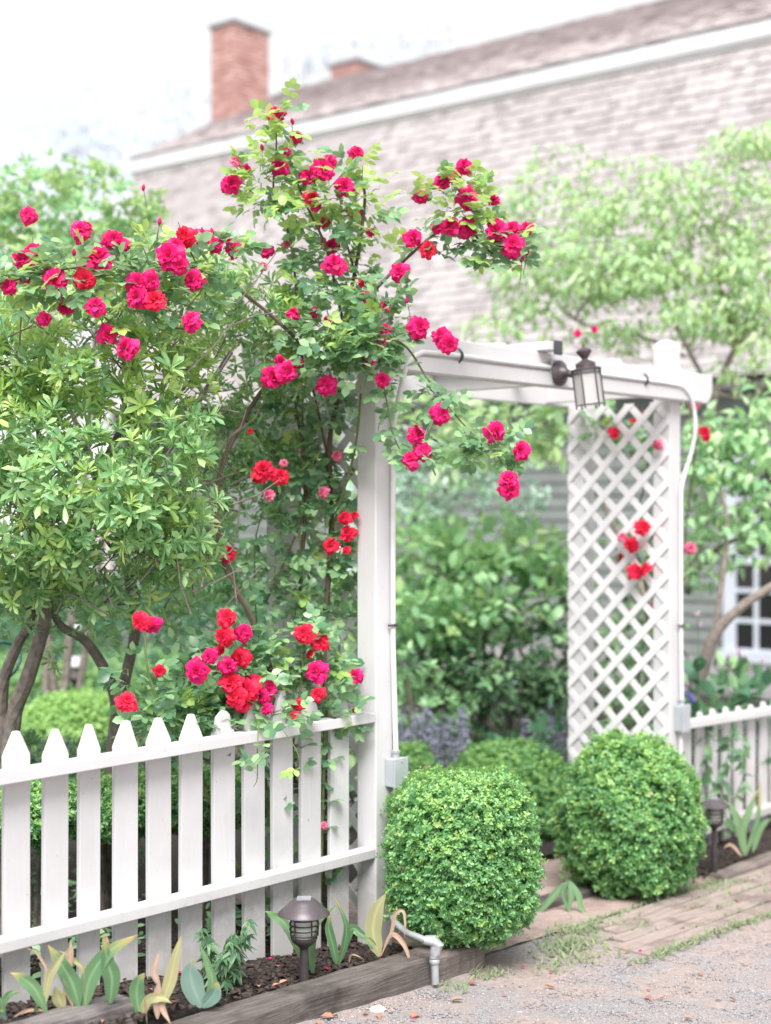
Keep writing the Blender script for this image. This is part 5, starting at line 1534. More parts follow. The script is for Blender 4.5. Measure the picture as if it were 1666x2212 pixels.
leafy_canes(cr_, canes, clumps, 290, yf=lambda P: np.where(P[:, 2] > 2.75, 0.62, np.where(P[:, 2] > 2.3, 0.25, 0.06)))
RO = [  # x, y, size px, distance
    (59, 464, 38, 5.15), (174, 496, 50, 5.12), (188, 488, 34, 5.14), (48, 560, 48, 5.05), (70, 541, 32, 5.1), (18, 618, 38, 5.03), (52, 602, 32, 5.05), (116, 602, 58, 5.0), (104, 588, 36, 5.05), (183, 602, 46, 5.05), (206, 659, 46, 5.02),
    (215, 555, 58, 5.1), (245, 517, 46, 5.15), (262, 530, 36, 5.15), (98, 686, 34, 5.05), (140, 662, 34, 5.1), (298, 610, 52, 5.05), (296, 640, 52, 5.03), (332, 645, 54, 5.03), (326, 606, 46, 5.06), (366, 553, 66, 5.1), (398, 510, 50, 5.15), (380, 532, 44, 5.12), (388, 573, 40, 5.1),
    (436, 508, 40, 5.25), (416, 603, 46, 5.15), (410, 690, 48, 5.1), (232, 722, 44, 5.08), (272, 749, 52, 5.04), (466, 526, 36, 5.35), (503, 532, 38, 5.4),
    (597, 244, 38, 5.68), (643, 298, 28, 5.7), (605, 359, 40, 5.62), (500, 397, 46, 5.6), (512, 347, 28, 5.65), (533, 364, 24, 5.7), (622, 327, 18, 5.65), (667, 379, 38, 5.62), (700, 366, 50, 5.6), (712, 345, 30, 5.65), (744, 402, 46, 5.62), (772, 330, 36, 5.7),
    (673, 425, 36, 5.62), (682, 442, 30, 5.62), (698, 478, 32, 5.75), (768, 453, 34, 5.8), (838, 462, 26, 5.8), (722, 568, 52, 5.58), (716, 532, 36, 5.75), (573, 540, 36, 5.7), (566, 574, 26, 5.68), (620, 526, 22, 5.75), (802, 500, 22, 5.85), (765, 415, 22, 5.85), (692, 520, 22, 5.85),
    (1002, 358, 40, 5.58), (988, 382, 32, 5.62), (953, 390, 42, 5.58), (911, 424, 34, 5.6), (1012, 421, 50, 5.54), (1066, 430, 28, 5.62), (945, 487, 32, 5.56), (972, 487, 46, 5.54), (1012, 489, 46, 5.54), (1072, 497, 48, 5.52), (1108, 492, 36, 5.56), (1138, 492, 36, 5.56), (1107, 528, 50, 5.5), (894, 513, 42, 5.58), (925, 535, 40, 5.56), (863, 587, 46, 5.58), (1090, 556, 20, 5.58),
    (905, 706, 52, 5.52), (952, 726, 42, 5.52), (970, 742, 42, 5.5), (790, 642, 34, 5.58), (836, 660, 22, 5.62), (634, 675, 34, 5.55), (680, 672, 30, 5.6), (706, 690, 24, 5.6), (832, 708, 28, 5.55), (826, 738, 28, 5.53), (800, 768, 40, 5.52), (826, 820, 36, 5.5), (782, 612, 20, 5.6),
    (620, 803, 50, 5.5), (590, 815, 46, 5.52), (606, 780, 26, 5.55), (642, 785, 24, 5.55), (702, 829, 46, 5.52), (954, 894, 50, 5.52), (902, 938, 44, 5.52), (914, 972, 42, 5.52), (886, 992, 44, 5.52), (1072, 932, 46, 5.5), (1126, 973, 38, 5.5), (1098, 1035, 46, 5.48), (1102, 1058, 42, 5.48),
]
for x, y, d, Y in RO:
    bloom(cr_, x, y, d, Y, 'c' if random.random() < 0.96 else 's')
for x, y, d in ((568, 1015, 54), (606, 1026, 42), (578, 1068, 26), (541, 930, 14), (614, 1000, 20), (727, 982, 24), (697, 1062, 26), (744, 1117, 32), (766, 1112, 20), (750, 1150, 36), (714, 1177, 34), (748, 1187, 20), (493, 1193, 40)):
    bloom(cr_, x, y, d, 5.68 if x < 650 else 5.78, 's')

bb = MB(); bb.lathe([(0.10, -0.5), (0.22, -0.35), (0.30, -0.1), (0.26, 0.18), (0.14, 0.42), (0.03, 0.52)], (0, 0, 0), 10)
BUD = mesh_np('rose_bud', bb.V, bb.F, 'crimson_petal', True)
for x, y, Y in ((310, 405, 5.9), (1140, 545, 5.55), (1128, 560, 5.55), (345, 478, 5.2), (262, 738, 5.02), (632, 262, 5.7), (838, 668, 5.6), (1118, 990, 5.48), (566, 318, 5.66), (880, 648, 5.58), (160, 545, 5.1), (458, 500, 5.3)):
    q = Vector((random.uniform(-.5, .5), random.uniform(-.6, .2), 1)).normalized().to_track_quat('Z', 'Y').to_matrix().to_4x4()
    p = at(x, y, Y)
    inst('rose_bud', BUD, Matrix.Translation(p) @ q @ Matrix.Scale(0.026, 4), cr_)
    b = MB(); b.tube([p, p + Vector((random.uniform(-.02, .02), 0.02, -0.08))], 0.0016, 5); b.build('bud_stalk', 'green_cane', cr_)
    inst('calyx', SEP, Matrix.Translation(p) @ q @ Matrix.Scale(0.07, 4), cr_)

rb = thing('rose_bush', 'scarlet rose bush leaning over the tips of the wide picket fence', 'rose', (*at(590, 1900, 5.7)[:2], 0.03))
fy = lambda x, o=0.2: fence_Y(x) + o
canes = [
    ([(600, 1980, 5.62), (575, 1700, 5.55), (545, 1560, 5.5), (500, 1470, 5.45), (440, 1430, 5.4)], (0.009, 0.007, 0.004), 16, 'green_cane'),
    ([(620, 1980, 5.65), (630, 1640, 5.62), (650, 1480, 5.6), (660, 1370, 5.6)], (0.008, 0.006, 0.003), 14, 'green_cane'),
    ([(560, 1980, 5.5), (430, 1680, 5.35), (365, 1560, 5.25), (320, 1450, 5.22), (313, 1350, 5.2)], (0.007, 0.005, 0.003), 9, 'green_cane'),
    ([(690, 1990, 5.7), (700, 1640, 5.66), (705, 1500, 5.66), (690, 1390, 5.66)], (0.008, 0.006, 0.003), 12, 'green_cane'),
    ([(540, 1560, 5.5), (530, 1450, 5.48), (490, 1340, 5.46)], (0.004, 0.003, 0.002), 12, 'green_cane'),
    ([(365, 1560, 5.25), (310, 1540, 5.2), (274, 1515, 5.18)], (0.004, 0.003, 0.002), 14, 'green_cane'),
    ([(560, 1560, 5.25), (556, 1620, 5.13), (556, 1680, 5.12), (548, 1700, 5.12)], (0.003, 0.002, 0.001), 24, 'green_cane'),
    ([(600, 1560, 5.3), (640, 1620, 5.2), (650, 1660, 5.2)], (0.002, 0.0015, 0.001), 14, 'green_cane'),
]
clumps = [(500, 1460, 110, 70, 5.5, .10, 90), (400, 1480, 80, 60, 5.42, .10, 60), (350, 1560, 70, 40, 5.3, .08, 36), (680, 1440, 60, 80, 5.70, .06, 44), (560, 1540, 100, 40, 5.42, .08, 44), (630, 1400, 50, 70, 5.66, .08, 30), (420, 1560, 80, 50, 5.35, .06, 40), (540, 1380, 70, 40, 5.6, .08, 24), (720, 1540, 50, 60, 5.7, .06, 26), (290, 1480, 50, 50, 5.3, .06, 16), (580, 1660, 60, 90, 5.6, .06, 30), (680, 1700, 50, 120, 5.75, .05, 30)]
leafy_canes(rb, canes, clumps, 240, yf=lambda P: np.full(len(P), 0.06), lsize=(0.09, 0.13))
for x, y, d, dy in ((302, 1344, 44, 0), (325, 1350, 42, 0), (490, 1332, 46, .1), (482, 1376, 46, .1), (526, 1366, 42, .12), (520, 1420, 44, .14), (452, 1418, 36, .14), (492, 1438, 40, .1), (425, 1449, 56, .06), (500, 1474, 52, .1), (532, 1490, 56, .08), (508, 1506, 48, .08), (524, 1518, 40, .09), (578, 1489, 48, .06), (548, 1476, 44, .14),
                    (656, 1367, 44, .1), (692, 1385, 44, .1), (683, 1450, 48, .06), (767, 1460, 38, .02), (686, 1498, 36, .02), (642, 1520, 30, .1), (575, 1530, 30, -.02), (632, 1546, 22, .05), (274, 1514, 46, .12), (345, 1450, 26, .25), (670, 1412, 22, .16), (700, 1782, 18, .15), (770, 1532, 16, .15), (478, 1405, 24, .2), (566, 1505, 34, .05)):
    bloom(rb, x, y, d, fence_Y(x) + (0.02 if x < 640 else -0.01) + dy * 0.7, 'c' if random.random() < 0.35 else 's')

rr_ = thing('climbing_rose', 'sparse red climbing rose threaded through the lattice by the boxwood', 'rose', (*at(1400, 1750, 7.75)[:2], -0.05))
leafy_canes(rr_, [([(1405, 1750, 7.75), (1380, 1500, 7.7), (1400, 1300, 7.7), (1370, 1150, 7.7), (1400, 1000, 7.68), (1340, 930, 7.68), (1290, 915, 7.7)], (0.006, 0.005, 0.003), 9, 'cane'),
                  ([(1420, 1750, 7.8), (1470, 1250, 7.9), (1500, 1000, 7.9), (1515, 900, 7.9)], (0.006, 0.005, 0.003), 8, 'cane'),
                  ([(1400, 1300, 7.7), (1385, 1220, 7.66), (1390, 1140, 7.64)], (0.003, 0.002, 0.002), 14, 'green_cane')],
            [(1310, 925, 44, 30, 7.66, .03, 16), (1380, 960, 40, 40, 7.66, .03, 14), (1400, 1010, 26, 30, 7.6, .02, 8), (1370, 1210, 40, 40, 7.66, .03, 12), (1380, 1150, 30, 26, 7.62, .03, 8), (1370, 1380, 50, 90, 7.75, .04, 16), (1500, 1000, 24, 90, 7.9, .04, 16), (1370, 1560, 60, 60, 7.75, .04, 18)], 110, yf=lambda P: np.full(len(P), 0.1), lsize=(0.085, 0.12))
for x, y, d, Y in ((1330, 933, 32, 7.50), (1370, 910, 17, 7.68), (1418, 961, 25, 7.36), (1368, 983, 17, 7.68), (1391, 1137, 38, 7.38), (1345, 1158, 26, 7.50), (1362, 1178, 36, 7.45), (1341, 1206, 20, 7.7), (1376, 1232, 38, 7.43), (1394, 1226, 30, 7.40), (1364, 1320, 15, 7.68), (1412, 1307, 15, 7.66), (1360, 1598, 17, 7.7), (1392, 893, 13, 7.7),
                   (1506, 873, 26, 7.75), (1523, 930, 26, 7.75), (1529, 944, 20, 7.74), (1492, 1185, 28, 7.75), (1249, 719, 18, 7.8), (1283, 711, 18, 7.8)):
    bloom(rr_, x, y, d, Y, 'c' if y < 720 else 's')
tube_obj('cane', pts3((1500, 1000, 7.9), (1470, 820, 7.9), (1340, 760, 7.8), (1283, 720, 7.8), (1249, 722, 7.8)), [0.003, 0.002, 0.0015], 'green_cane', rr_, 5, 5)

# ------------------------------------------------------------------ bulb plants at the fence foot
def strap(parent, pts, wpx, mat, Y, fold=0.18, name='leaf'):
    """a broad leaf along a curve: pts are px at distance Y (or with a distance of their own)"""
    W = [at(*(q if len(q) == 3 else (*q, Y))) for q in pts]
    cv = crom(W, 5)
    n = len(cv)
    hw = wpx * Y / FPX / 2
    V, Fc = [], []
    tw = random.uniform(-0.6, 0.6)
    for i, p in enumerate(cv):
        f = i / (n - 1)
        wv = 0.90 * hw * max(0.03, math.sin(math.pi * min(1, (0.07 + 0.93 * f) ** 0.88)) ** 0.9) * (1.0 if f > 0.12 else 0.5 + 4 * f) * (1 + 0.05 * math.sin(11 * f + 5 * tw))
        d = (cv[min(i + 1, n - 1)] - cv[max(i - 1, 0)]).normalized()
        view = Vector((0.12 + 0.3 * tw * f, -1, 0.15))
        side = d.cross(view).normalized()
        nrm = side.cross(d).normalized()
        for s_ in (-1, -0.5, 0, 0.5, 1):
            V.append(p + side * wv * s_ + nrm * (fold * wv * abs(s_)) + nrm * 0.0015 * math.sin(9 * f + 3 * s_))
    for i in range(n - 1):
        for k in range(4):
            Fc.append((i * 5 + k, i * 5 + k + 1, i * 5 + 6 + k, i * 5 + 5 + k))
    me = mesh_np(name, V, Fc, mat, True)
    at_ = me.attributes.new('across', 'FLOAT', 'POINT'); at_.data.foreach_set('value', [s_ for i in range(n) for s_ in (-1, -.5, 0, .5, 1)])
    at_ = me.attributes.new('along', 'FLOAT', 'POINT'); at_.data.foreach_set('value', [i / (n - 1) for i in range(n) for _ in range(5)])
    return link(bpy.data.objects.new(name, me), parent)

z7 = lambda q: (0.28 * q[0], 1899 + 0.28 * q[1])
z8 = lambda q: (400 + 0.34 * q[0], 1866 + 0.34 * q[1])
z6 = lambda q: (800 + 0.52 * q[0], 1466 + 0.52 * q[1])
G, B_, Yl, D_ = 'bulb_leaf', 'blue_bulb_leaf', 'yellow_bulb_leaf', 'dry_bulb_leaf'
def bulbs(label, zf, sc, Y, leaves):
    b0 = leaves[0][0][0]
    o = thing('bulb_plant', label, 'plant', at(*zf(b0), Y), 'fading bulb plants in the bed')
    for pts, wpx, mat in leaves:
        q = [zf(p) for p in pts]
        # keep leaf feet in the soil, tips a little nearer the camera
        strap(o, [(x, y, Y - 0.03 * i / len(q)) for i, (x, y) in enumerate(q)], wpx * sc, mat, Y)
YA = 4.47
bulbs('fading bulb plant with a browned leaf tip at the first picket', z7, 0.28, YA - 0.03, [([(360, 1020), (270, 850), (180, 770), (80, 722)], 120, G), ([(345, 990), (375, 770), (440, 660), (530, 540)], 74, Yl), ([(356, 960), (360, 720), (320, 620), (270, 560), (205, 537)], 26, D_), ([(350, 1020), (220, 1010), (100, 1070)], 34, D_), ([(290, 1040), (280, 1000), (295, 960)], 40, G)])
bulbs('bulb plant with a pale pink withered leaf behind the grey split timber', z7, 0.28, YA + 0.02, [([(610, 990), (560, 810), (470, 650), (370, 510)], 150, G), ([(490, 1010), (450, 910), (425, 830)], 112, Yl), ([(490, 950), (530, 690), (546, 560), (546, 470)], 62, D_), ([(570, 1000), (520, 860), (482, 765)], 40, D_)])
bulbs('bulb plant with a long arching green leaf crossing two pickets', z7, 0.28, YA + 0.03, [([(655, 1000), (690, 780), (830, 570), (1065, 430)], 150, G), ([(850, 960), (865, 770), (830, 640), (797, 430)], 150, G), ([(650, 960), (640, 710), (590, 640), (530, 595), (450, 550)], 42, Yl), ([(655, 990), (648, 800), (650, 640)], 16, D_), ([(840, 600), (830, 520), (820, 430)], 50, D_)])
bulbs('bulb plant with tall straw-coloured leaves past the end of the split timber', z7, 0.28, YA + 0.08, [([(1090, 1100), (1055, 900), (1070, 790), (1120, 725)], 130, G), ([(1085, 1085), (1140, 940), (1230, 915), (1325, 958)], 88, Yl), ([(1215, 1080), (1215, 900), (1232, 780)], 74, D_), ([(1225, 880), (1260, 1010), (1320, 1125)], 50, D_), ([(1240, 1000), (1310, 790), (1350, 620), (1402, 430)], 110, Yl), ([(1225, 820), (1190, 700), (1240, 550)], 60, D_), ([(1135, 1125), (1110, 860)], 18, D_), ([(1320, 780), (1360, 600), (1403, 430)], 40, D_)])
bulbs('young bulb plant with a broad rounded blue-green leaf', z7, 0.28, YA + 0.22, [([(1560, 990), (1500, 860), (1470, 720), (1500, 622)], 190, B_), ([(1560, 985), (1640, 810), (1600, 650), (1537, 500)], 76, G), ([(1560, 990), (1650, 890), (1680, 790)], 130, B_)])
bulbs('green bulb plant half hidden behind the mushroom lamp', z8, 0.34, 5.22, [([(815, 700), (790, 560), (830, 380), (960, 262)], 84, G), ([(760, 640), (640, 390), (560, 330), (508, 300)], 66, G)])
bulbs('bulb plant with upright twin leaves between lamp and arbour post', z8, 0.34, 5.40, [([(970, 660), (940, 520), (912, 400), (928, 320)], 64, G), ([(975, 650), (1012, 520), (1022, 380), (945, 200)], 50, G), ([(980, 640), (1050, 420), (1120, 450), (1195, 505)], 66, G), ([(1040, 640), (1060, 575), (1140, 610)], 16, D_)])
bulbs('bulb plant with one tall yellowing leaf and curled straws by the post', z8, 0.34, 5.36, [([(1235, 590), (1195, 440), (1215, 300), (1278, 185)], 124, Yl), ([(1240, 590), (1310, 440), (1335, 320), (1385, 300), (1398, 380), (1395, 470)], 28, D_), ([(1245, 585), (1310, 452), (1380, 500), (1422, 600), (1430, 740)], 34, D_), ([(1215, 575), (1180, 500), (1100, 440)], 50, G)])
bulbs('lily-like plant with pointed green leaves before the narrow picket fence', z6, 0.52, 7.35, [([(1560, 735), (1545, 640), (1570, 560), (1615, 450)], 40, G), ([(1562, 730), (1592, 640), (1612, 560), (1622, 420)], 26, G), ([(1555, 735), (1530, 600), (1488, 510)], 40, G), ([(1545, 740), (1500, 690), (1468, 705)], 16, D_), ([(1590, 720), (1620, 620), (1666, 580)], 34, G)])
bulbs('flopping daylily on the bare path between the boxwoods', z6, 0.52, 6.45, [([(825, 840), (770, 890), (720, 950), (670, 1000)], 32, G), ([(828, 840), (835, 900), (820, 990)], 30, G), ([(832, 840), (865, 900), (880, 960), (945, 1005)], 28, G), ([(826, 845), (800, 880), (815, 940), (840, 990)], 22, G)])
bulbs('small green sprouts in the bed at the frame edge', z7, 0.28, YA - 0.05, [([(10, 1040), (40, 930), (90, 880), (160, 870)], 60, G), ([(0, 1090), (20, 1000), (-10, 900)], 60, G), ([(40, 1119), (30, 1050), (0, 1010)], 50, B_)])

# weed with toothed leaves
wd = thing('weed_plant', 'bushy dark green weed growing through the pickets beside the broad blue-green leaf', 'plant', at(487, 2160, 4.95))
P, X = [], []
for k in range(9):
    tx, ty = random.uniform(425, 548), random.uniform(1975, 2080)
    foot = at(480 + random.uniform(-12, 14), 2160, 4.95 + random.uniform(-.05, .05)); top = at(tx, ty, 4.93 + random.uniform(-.09, .09))
    midp = foot.lerp(top, 0.55) + Vector((0, 0, 0.03))
    cv = crom([foot, midp, top], 6)
    b = MB(); b.tube(cv, [0.003, 0.0022, 0.0012], 5); b.build('stem', 'weed_leaf', wd, smooth=True)
    for p in cv[2:]:
        if random.random() < 0.75:
            P.append(tuple(p)); X.append((random.uniform(-1, 1), random.uniform(-1, .5), random.uniform(-.7, .1)))
P = np.array(P); X = unit(np.array(X))
lob = [combine([(leaf_tpl(0.30, 0.35, 0.04, 'point'), frame((math.cos(a), math.sin(a), -0.1), (0, 0, 1)), s_, (0.1 * abs(math.sin(a)), 0, 0)) for a, s_ in ((0, 1.0), (0.7, 0.75), (-0.7, 0.75), (1.5, 0.5), (-1.5, 0.5))])]
foliage('foliage', lob, P, X, unit(np.array([0, -.4, .9]) + rng.normal(size=P.shape) * .35), rng.uniform(0.04, 0.075, len(P)), 'weed_leaf', wd)

gt, gn = rng.uniform(-2.3, -0.15, 1500), rng.uniform(-1.6, -0.16, 1500)
kk = (np.sin(gt * 7) * np.sin(gn * 6 + 1) > -0.1)
gt, gn = gt[kk], gn[kk]
P = np.array([tuple(F(a, b_, bed_z(a) * (b_ > -0.55) + random.uniform(0.0, 0.11))) for a, b_ in zip(gt, gn)])
tag(foliage('ground_cover', LF, P, up_axes(spread_dirs(len(P)), 0.3, 0.3) * np.array([1, 1, .5]), np.tile([0, -.2, 1.0], (len(P), 1)) + rng.normal(size=P.shape) * .3, rng.uniform(0.03, 0.065, len(P)), 'mid_leaf'), 'low green ground cover behind the wide picket fence', 'ground cover', kind='stuff')

# plants round the narrow fence
vine = thing('vine_plant', 'leafy green vine climbing on the narrow picket fence above the slim lamp', 'plant', at(1575, 1800, 7.7))
P, X = [], []
for pts in ([(1575, 1800, 7.72), (1560, 1700, 7.7), (1575, 1620, 7.7), (1590, 1560, 7.75)], [(1580, 1750, 7.75), (1610, 1660, 7.75), (1605, 1590, 7.78)], [(1540, 1700, 7.7), (1525, 1630, 7.7), (1530, 1560, 7.75)]):
    W = pts3(*pts); tube_obj('stem', W, [0.004, 0.003, 0.002], 'green_cane', vine, 5, 5)
    for p in crom(W, 6):
        P.append(tuple(p)); X.append((random.uniform(-1, 1), random.uniform(-1, .2), random.uniform(-1, .1)))
P = np.array(P); X = unit(np.array(X))
foliage('foliage', DW, P, X, unit(np.array([0, -.7, .5]) + rng.normal(size=P.shape) * .3), rng.uniform(0.05, 0.10, len(P)), 'weed_leaf', vine)

def border_flower(label, x, ytop, Y, petal, n_blooms, lean, spread=10, group='flowers behind the narrow fence'):
    base = at(x, ytop, Y); base.z = -0.05
    o = thing('border_flower', label, 'flower', base, group)
    top = at(x + lean, ytop, Y)
    tube_obj('stem', [base, base.lerp(top, 0.5) + Vector((0.01, 0, 0)), top], [0.006, 0.005, 0.003], 'weed_leaf', o, 5, 5)
    P = []
    for k in range(n_blooms):
        c = base.lerp(top, 1 - 0.10 * k / max(1, n_blooms)) + Vector((random.uniform(-1, 1), random.uniform(-1, 1), 0)) * spread * 0.002
        m_ = mesh_np('bloom', *whorl_tpl(k + int(x), 7, 1.0, 0.6, 'obov'), petal)
        q = Vector((random.uniform(-.5, .5), random.uniform(-.8, .2), 1)).normalized().to_track_quat('X', 'Z').to_matrix().to_4x4()
        inst('bloom', m_, Matrix.Translation(c) @ q @ Matrix.Scale(0.030, 4), o)
    for k in range(16):
        P.append(tuple(base.lerp(top, random.uniform(0.1, 0.85))))
    P = np.array(P)
    foliage('foliage', LF, P, up_axes(spread_dirs(len(P)), 0.5, 0.3), np.tile([0, 0, 1.0], (len(P), 1)) + rng.normal(size=P.shape) * .3, rng.uniform(0.08, 0.18, len(P)), 'teal_leaf', o)
border_flower('purple iris low against the arbour post', 1485, 1500, 8.1, 'purple_petal', 3, 3)
border_flower('tall purple and yellow iris beside the dogwood trunk', 1488, 1455, 8.2, 'purple_petal', 2, 2)
border_flower('pale pink flower spike close to the arbour post', 1505, 1330, 8.2, 'pale_pink_petal', 2, 3)
border_flower('pink-headed flower just under the window corner', 1568, 1420, 8.4, 'pale_pink_petal', 4, 4)
border_flower('pink-headed flower in front of the window sill', 1600, 1405, 8.5, 'pale_pink_petal', 4, -4)
border_flower('pink-headed flower near the picture edge by the window', 1640, 1430, 8.6, 'pale_pink_petal', 3, 3)
bush('border_plant', 'mass of blue-green leaves behind the narrow picket fence', 'plant', [(1560, 1500, 70, 50, 8.5), (1630, 1500, 60, 50, 8.6), (1520, 1560, 50, 60, 8.4), (1600, 1600, 80, 80, 8.5)], LF, 130, (0.08, 0.14), 'teal_leaf', sub=0.11, up=0.7, stem=False, young='mid_leaf', yfrac=0.35)

# hose hanging at the shrub trunks
b = MB()
cc = at(5, 1425, 6.3)
b.tube([cc + Vector((0.075 * math.cos(a), 0.02 * math.sin(2 * a), 0.075 * math.sin(a))) for a in np.linspace(0, 2 * math.pi, 26)], 0.008, 8, False)
tag(b.build('garden_hose', 'hose_green', None, smooth=True), 'loop of dark green hose hanging on the shrub trunk', 'hose')

# ------------------------------------------------------------------ small things on the ground
def stones(name, n, region, mat, smin, smax, zf, flat=0.6):
    base = np.array([(1, 0, 0), (-1, 0, 0), (0, 1, 0), (0, -1, 0), (0, 0, 1), (0, 0, -1)], float)
    Fc = np.array([(0, 2, 4), (2, 1, 4), (1, 3, 4), (3, 0, 4), (2, 0, 5), (1, 2, 5), (3, 1, 5), (0, 3, 5)])
    t, nn = region(n)
    P = np.array([tuple(F(a, b_, zf(a))) for a, b_ in zip(t, nn)])
    tp = [(base * np.array([1, random.uniform(.6, .95), random.uniform(.4, .8) * flat / .6]) + rng.normal(size=base.shape) * 0.12, Fc) for _ in range(6)]
    Z = np.tile([0, 0, 1.0], (len(P), 1)) + rng.normal(size=P.shape) * 0.3
    X = rng.normal(size=P.shape) * np.array([1, 1, .1])
    o = foliage(name, tp, P, X, Z, rng.uniform(smin, smax, len(P)), mat)
    return o
def drive_region(n):
    t = rng.uniform(-2.6, 2.9, n); m_ = 0.43 + rng.random(n) ** 1.2 * 1.5
    k = (m_ > 0.80 + 0.05 * np.sin(5 * t)) | (t < 0.72)
    g = np.sin(t * 1.9 + 0.5) * np.sin(m_ * 3.1 + t * 0.7) + 0.35 * np.sin(t * 5.3 + m_ * 4)
    k &= (g < 0.35) | (rng.random(n) < 0.25)
    return t[k], m_[k]
tag(stones('gravel', 26000, drive_region, 'gravel_stone', 0.0025, 0.0075, lambda t: drive_z(t) + 0.001), 'loose grey gravel lying on the drive', 'gravel', kind='stuff')
tag(stones('mulch', 5200, lambda n: (rng.uniform(-2.6, 0.14, n), rng.uniform(-0.5, 0.30, n)), 'mulch_chip', 0.006, 0.02, lambda t: bed_z(t) + 0.004, 0.35), 'dark bark mulch in the bed below the wide fence', 'mulch', kind='stuff')
tag(stones('mulch', 2200, lambda n: (rng.uniform(2.05, 4.2, n), rng.uniform(-0.4, 0.26, n)), 'mulch_chip', 0.006, 0.02, lambda t: -0.047, 0.35), 'brown mulch in the bed below the narrow fence', 'mulch', kind='stuff')

def grass(n, spots, label):
    P, X, S = [], [], []
    for t0, n0, st, sn, cnt in spots:
        for _ in range(cnt):
            t, m_ = random.gauss(t0, st), random.gauss(n0, sn)
            P.append(tuple(F(t, m_, drive_z(t) + 0.002))); X.append((random.uniform(-.8, .8), random.uniform(-.8, .8), random.uniform(.35, 1)))
            S.append(random.uniform(0.012, 0.042))
    tp = [leaf_tpl(0.10, 0.3, 0.01, 'oval'), leaf_tpl(0.13, 0.5, 0.01, 'oval'), leaf_tpl(0.3, 0.2, 0.03, 'oval')]
    tag(foliage('grass', tp, P, X, np.tile([0, -.3, 1.0], (len(P), 1)), S, 'grass_blade'), label, 'grass', kind='stuff')
sp = [(0.62, 0.47, 0.10, 0.05, 420), (0.85, 0.36, 0.12, 0.04, 380), (0.45, 0.60, 0.12, 0.05, 200), (1.15, 0.34, 0.15, 0.02, 260), (1.7, 0.33, 0.15, 0.02, 320), (2.0, 0.36, 0.12, 0.05, 420)]
for k in range(16):
    sp.append((0.75 + 0.16 * k, 0.80 + random.uniform(-.015, .015), 0.09, 0.016, random.randint(50, 150)))
for i in range(1, 5):
    for k in range(7):
        sp.append((random.uniform(0.85, 2.9), 0.345 + i * 0.086 - 0.003, 0.06, 0.006, random.randint(10, 40)))
sp += [(1.7, 1.15, 0.06, 0.03, 60), (2.5, 0.9, 0.1, 0.04, 120), (-0.15, 0.50, 0.05, 0.03, 50), (0.08, 0.50, 0.05, 0.04, 90), (2.3, 0.55, 0.12, 0.06, 90)]
grass(0, sp, 'tufts of short grass along the worn boards')

pm = mesh_np('rose_petal', *[(v * np.array([1, 1.3, 1]) if i_ == 0 else v) for i_, v in enumerate(leaf_tpl(0.9, -0.3, 0.12, 'obov'))], 'crimson_petal')
for k in range(18):
    t, n_ = (random.uniform(-1.6, 0.1), random.uniform(-0.05, 0.28)) if k % 2 else (random.uniform(-0.9, 0.9), random.uniform(0.44, 0.8))
    o = inst('rose_petal', pm, Matrix.Translation(F(t, n_, (bed_z(t) if k % 2 else drive_z(t)) + 0.008)) @ Matrix.Rotation(random.uniform(0, 6.28), 4, 'Z') @ Matrix.Scale(random.uniform(0.012, 0.02), 4))
    tag(o, 'fallen crimson rose petal on the dark bed soil' if k % 2 else 'fallen crimson rose petal on the gravel drive', 'petal', 'fallen petals in the bed' if k % 2 else 'fallen petals on the drive')

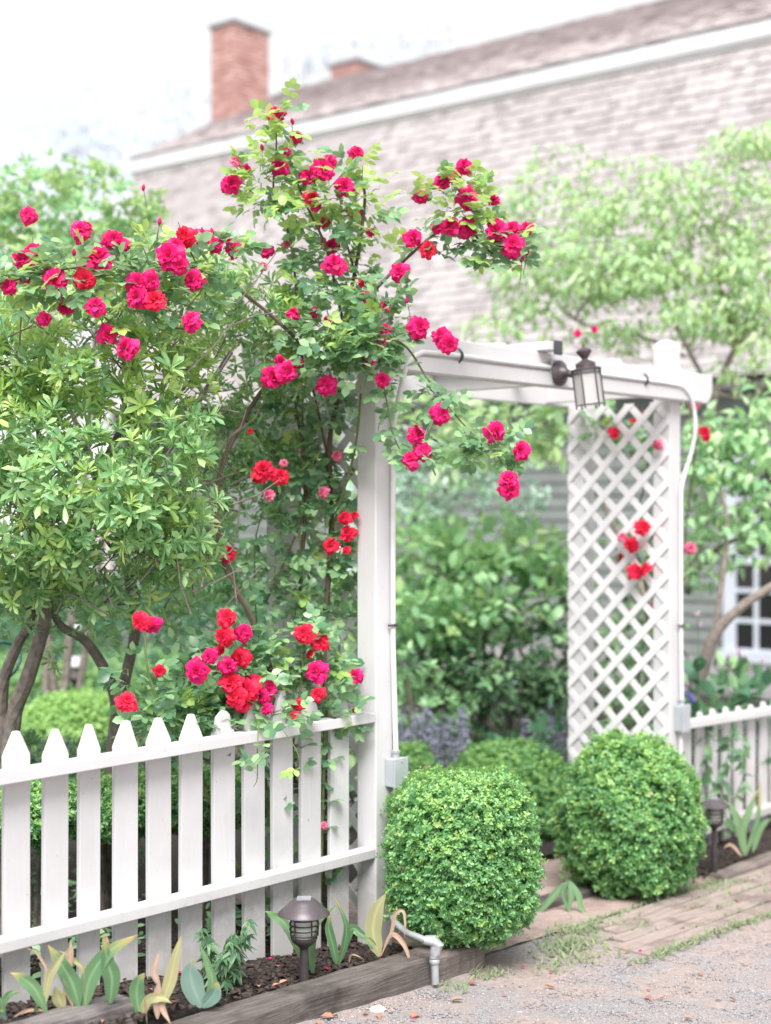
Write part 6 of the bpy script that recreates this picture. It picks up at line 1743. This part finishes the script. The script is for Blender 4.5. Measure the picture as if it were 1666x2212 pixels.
# fallen leaves and one white stone
lm = []
for k in range(4):
    V_, F_ = leaf_tpl(random.uniform(0.5, 0.8), random.uniform(-0.5, 0.3), 0.18, random.choice(['oval', 'point']))
    lm.append(mesh_np('fallen_leaf', V_ + np.array([0, 0, 0.1]), F_, 'fallen_leaf'))
spots = [(600, 2190, 'beside the white stone'), (640, 2180, ''), (690, 2195, ''), (840, 2192, ''), (900, 2195, ''), (1030, 2130, ''), (1200, 2140, ''), (1000, 2166, ''), (820, 2195, ''), (560, 2200, ''), (1395, 2158, ''), (1480, 2010, ''), (1590, 1950, ''), (1520, 2110, ''), (655, 2150, '')]
for k in range(60):
    if k < len(spots):
        x, y = spots[k][:2]
        Y = 5.0
        for _ in range(8):
            t, n_ = tn(at(x, y, Y)); Y = (CAM_H - drive_z(t)) * FPX / (y - CY)
        p = at(x, y, Y); t, n_ = tn(p)
        if n_ < 0.45: n_ = 0.46 + random.random() * .05
        z = drive_z(t)
        s_ = random.uniform(0.028, 0.05)
    else:
        if k % 2: t, n_ = random.uniform(-2.2, 0.05), random.uniform(-0.03, 0.27); z = bed_z(t)
        else: t, n_ = random.uniform(-1.5, 2.7), random.uniform(0.45, 1.5); z = drive_z(t)
        s_ = random.uniform(0.015, 0.035)
    q = Matrix.Rotation(random.uniform(0, 6.28), 4, 'Z') @ Matrix.Rotation(random.uniform(-.25, .25), 4, 'X')
    o = inst('fallen_leaf', random.choice(lm), Matrix.Translation(F(t, n_, z + 0.006)) @ q @ Matrix.Scale(s_, 4))
    tag(o, 'dry curled leaf lying on the bed soil' if (k >= len(spots) and k % 2) else 'dry orange-brown leaf lying on the gravel drive', 'leaf', 'fallen leaves in the bed' if (k >= len(spots) and k % 2) else 'fallen leaves on the drive')
b = MB()
V, Fc = [], []
rs = random.Random(3)
rings = [(0.9, 0.0), (1.0, 0.35), (0.75, 0.75), (0.3, 1.0)]
for r_, z_ in rings:
    for k in range(9):
        a = 2 * math.pi * k / 9; j = rs.uniform(0.8, 1.15)
        V.append((0.028 * r_ * j * math.cos(a), 0.020 * r_ * j * math.sin(a), 0.018 * z_ * rs.uniform(.85, 1.1)))
for i in range(3):
    for k in range(9): Fc.append((i * 9 + k, i * 9 + (k + 1) % 9, i * 9 + 9 + (k + 1) % 9, i * 9 + 9 + k))
Fc += [tuple(range(8, -1, -1)), tuple(27 + k for k in range(9))]
b.add(V, Fc)
tq, nq = tn(at(777, 2178, 5.07))
tag(b.build('white_stone', 'white_stone', None, M=Matrix.Translation(F(tq, max(nq, 0.5), drive_z(tq)))), 'small white stone lying on the gravel before the long timber', 'stone')
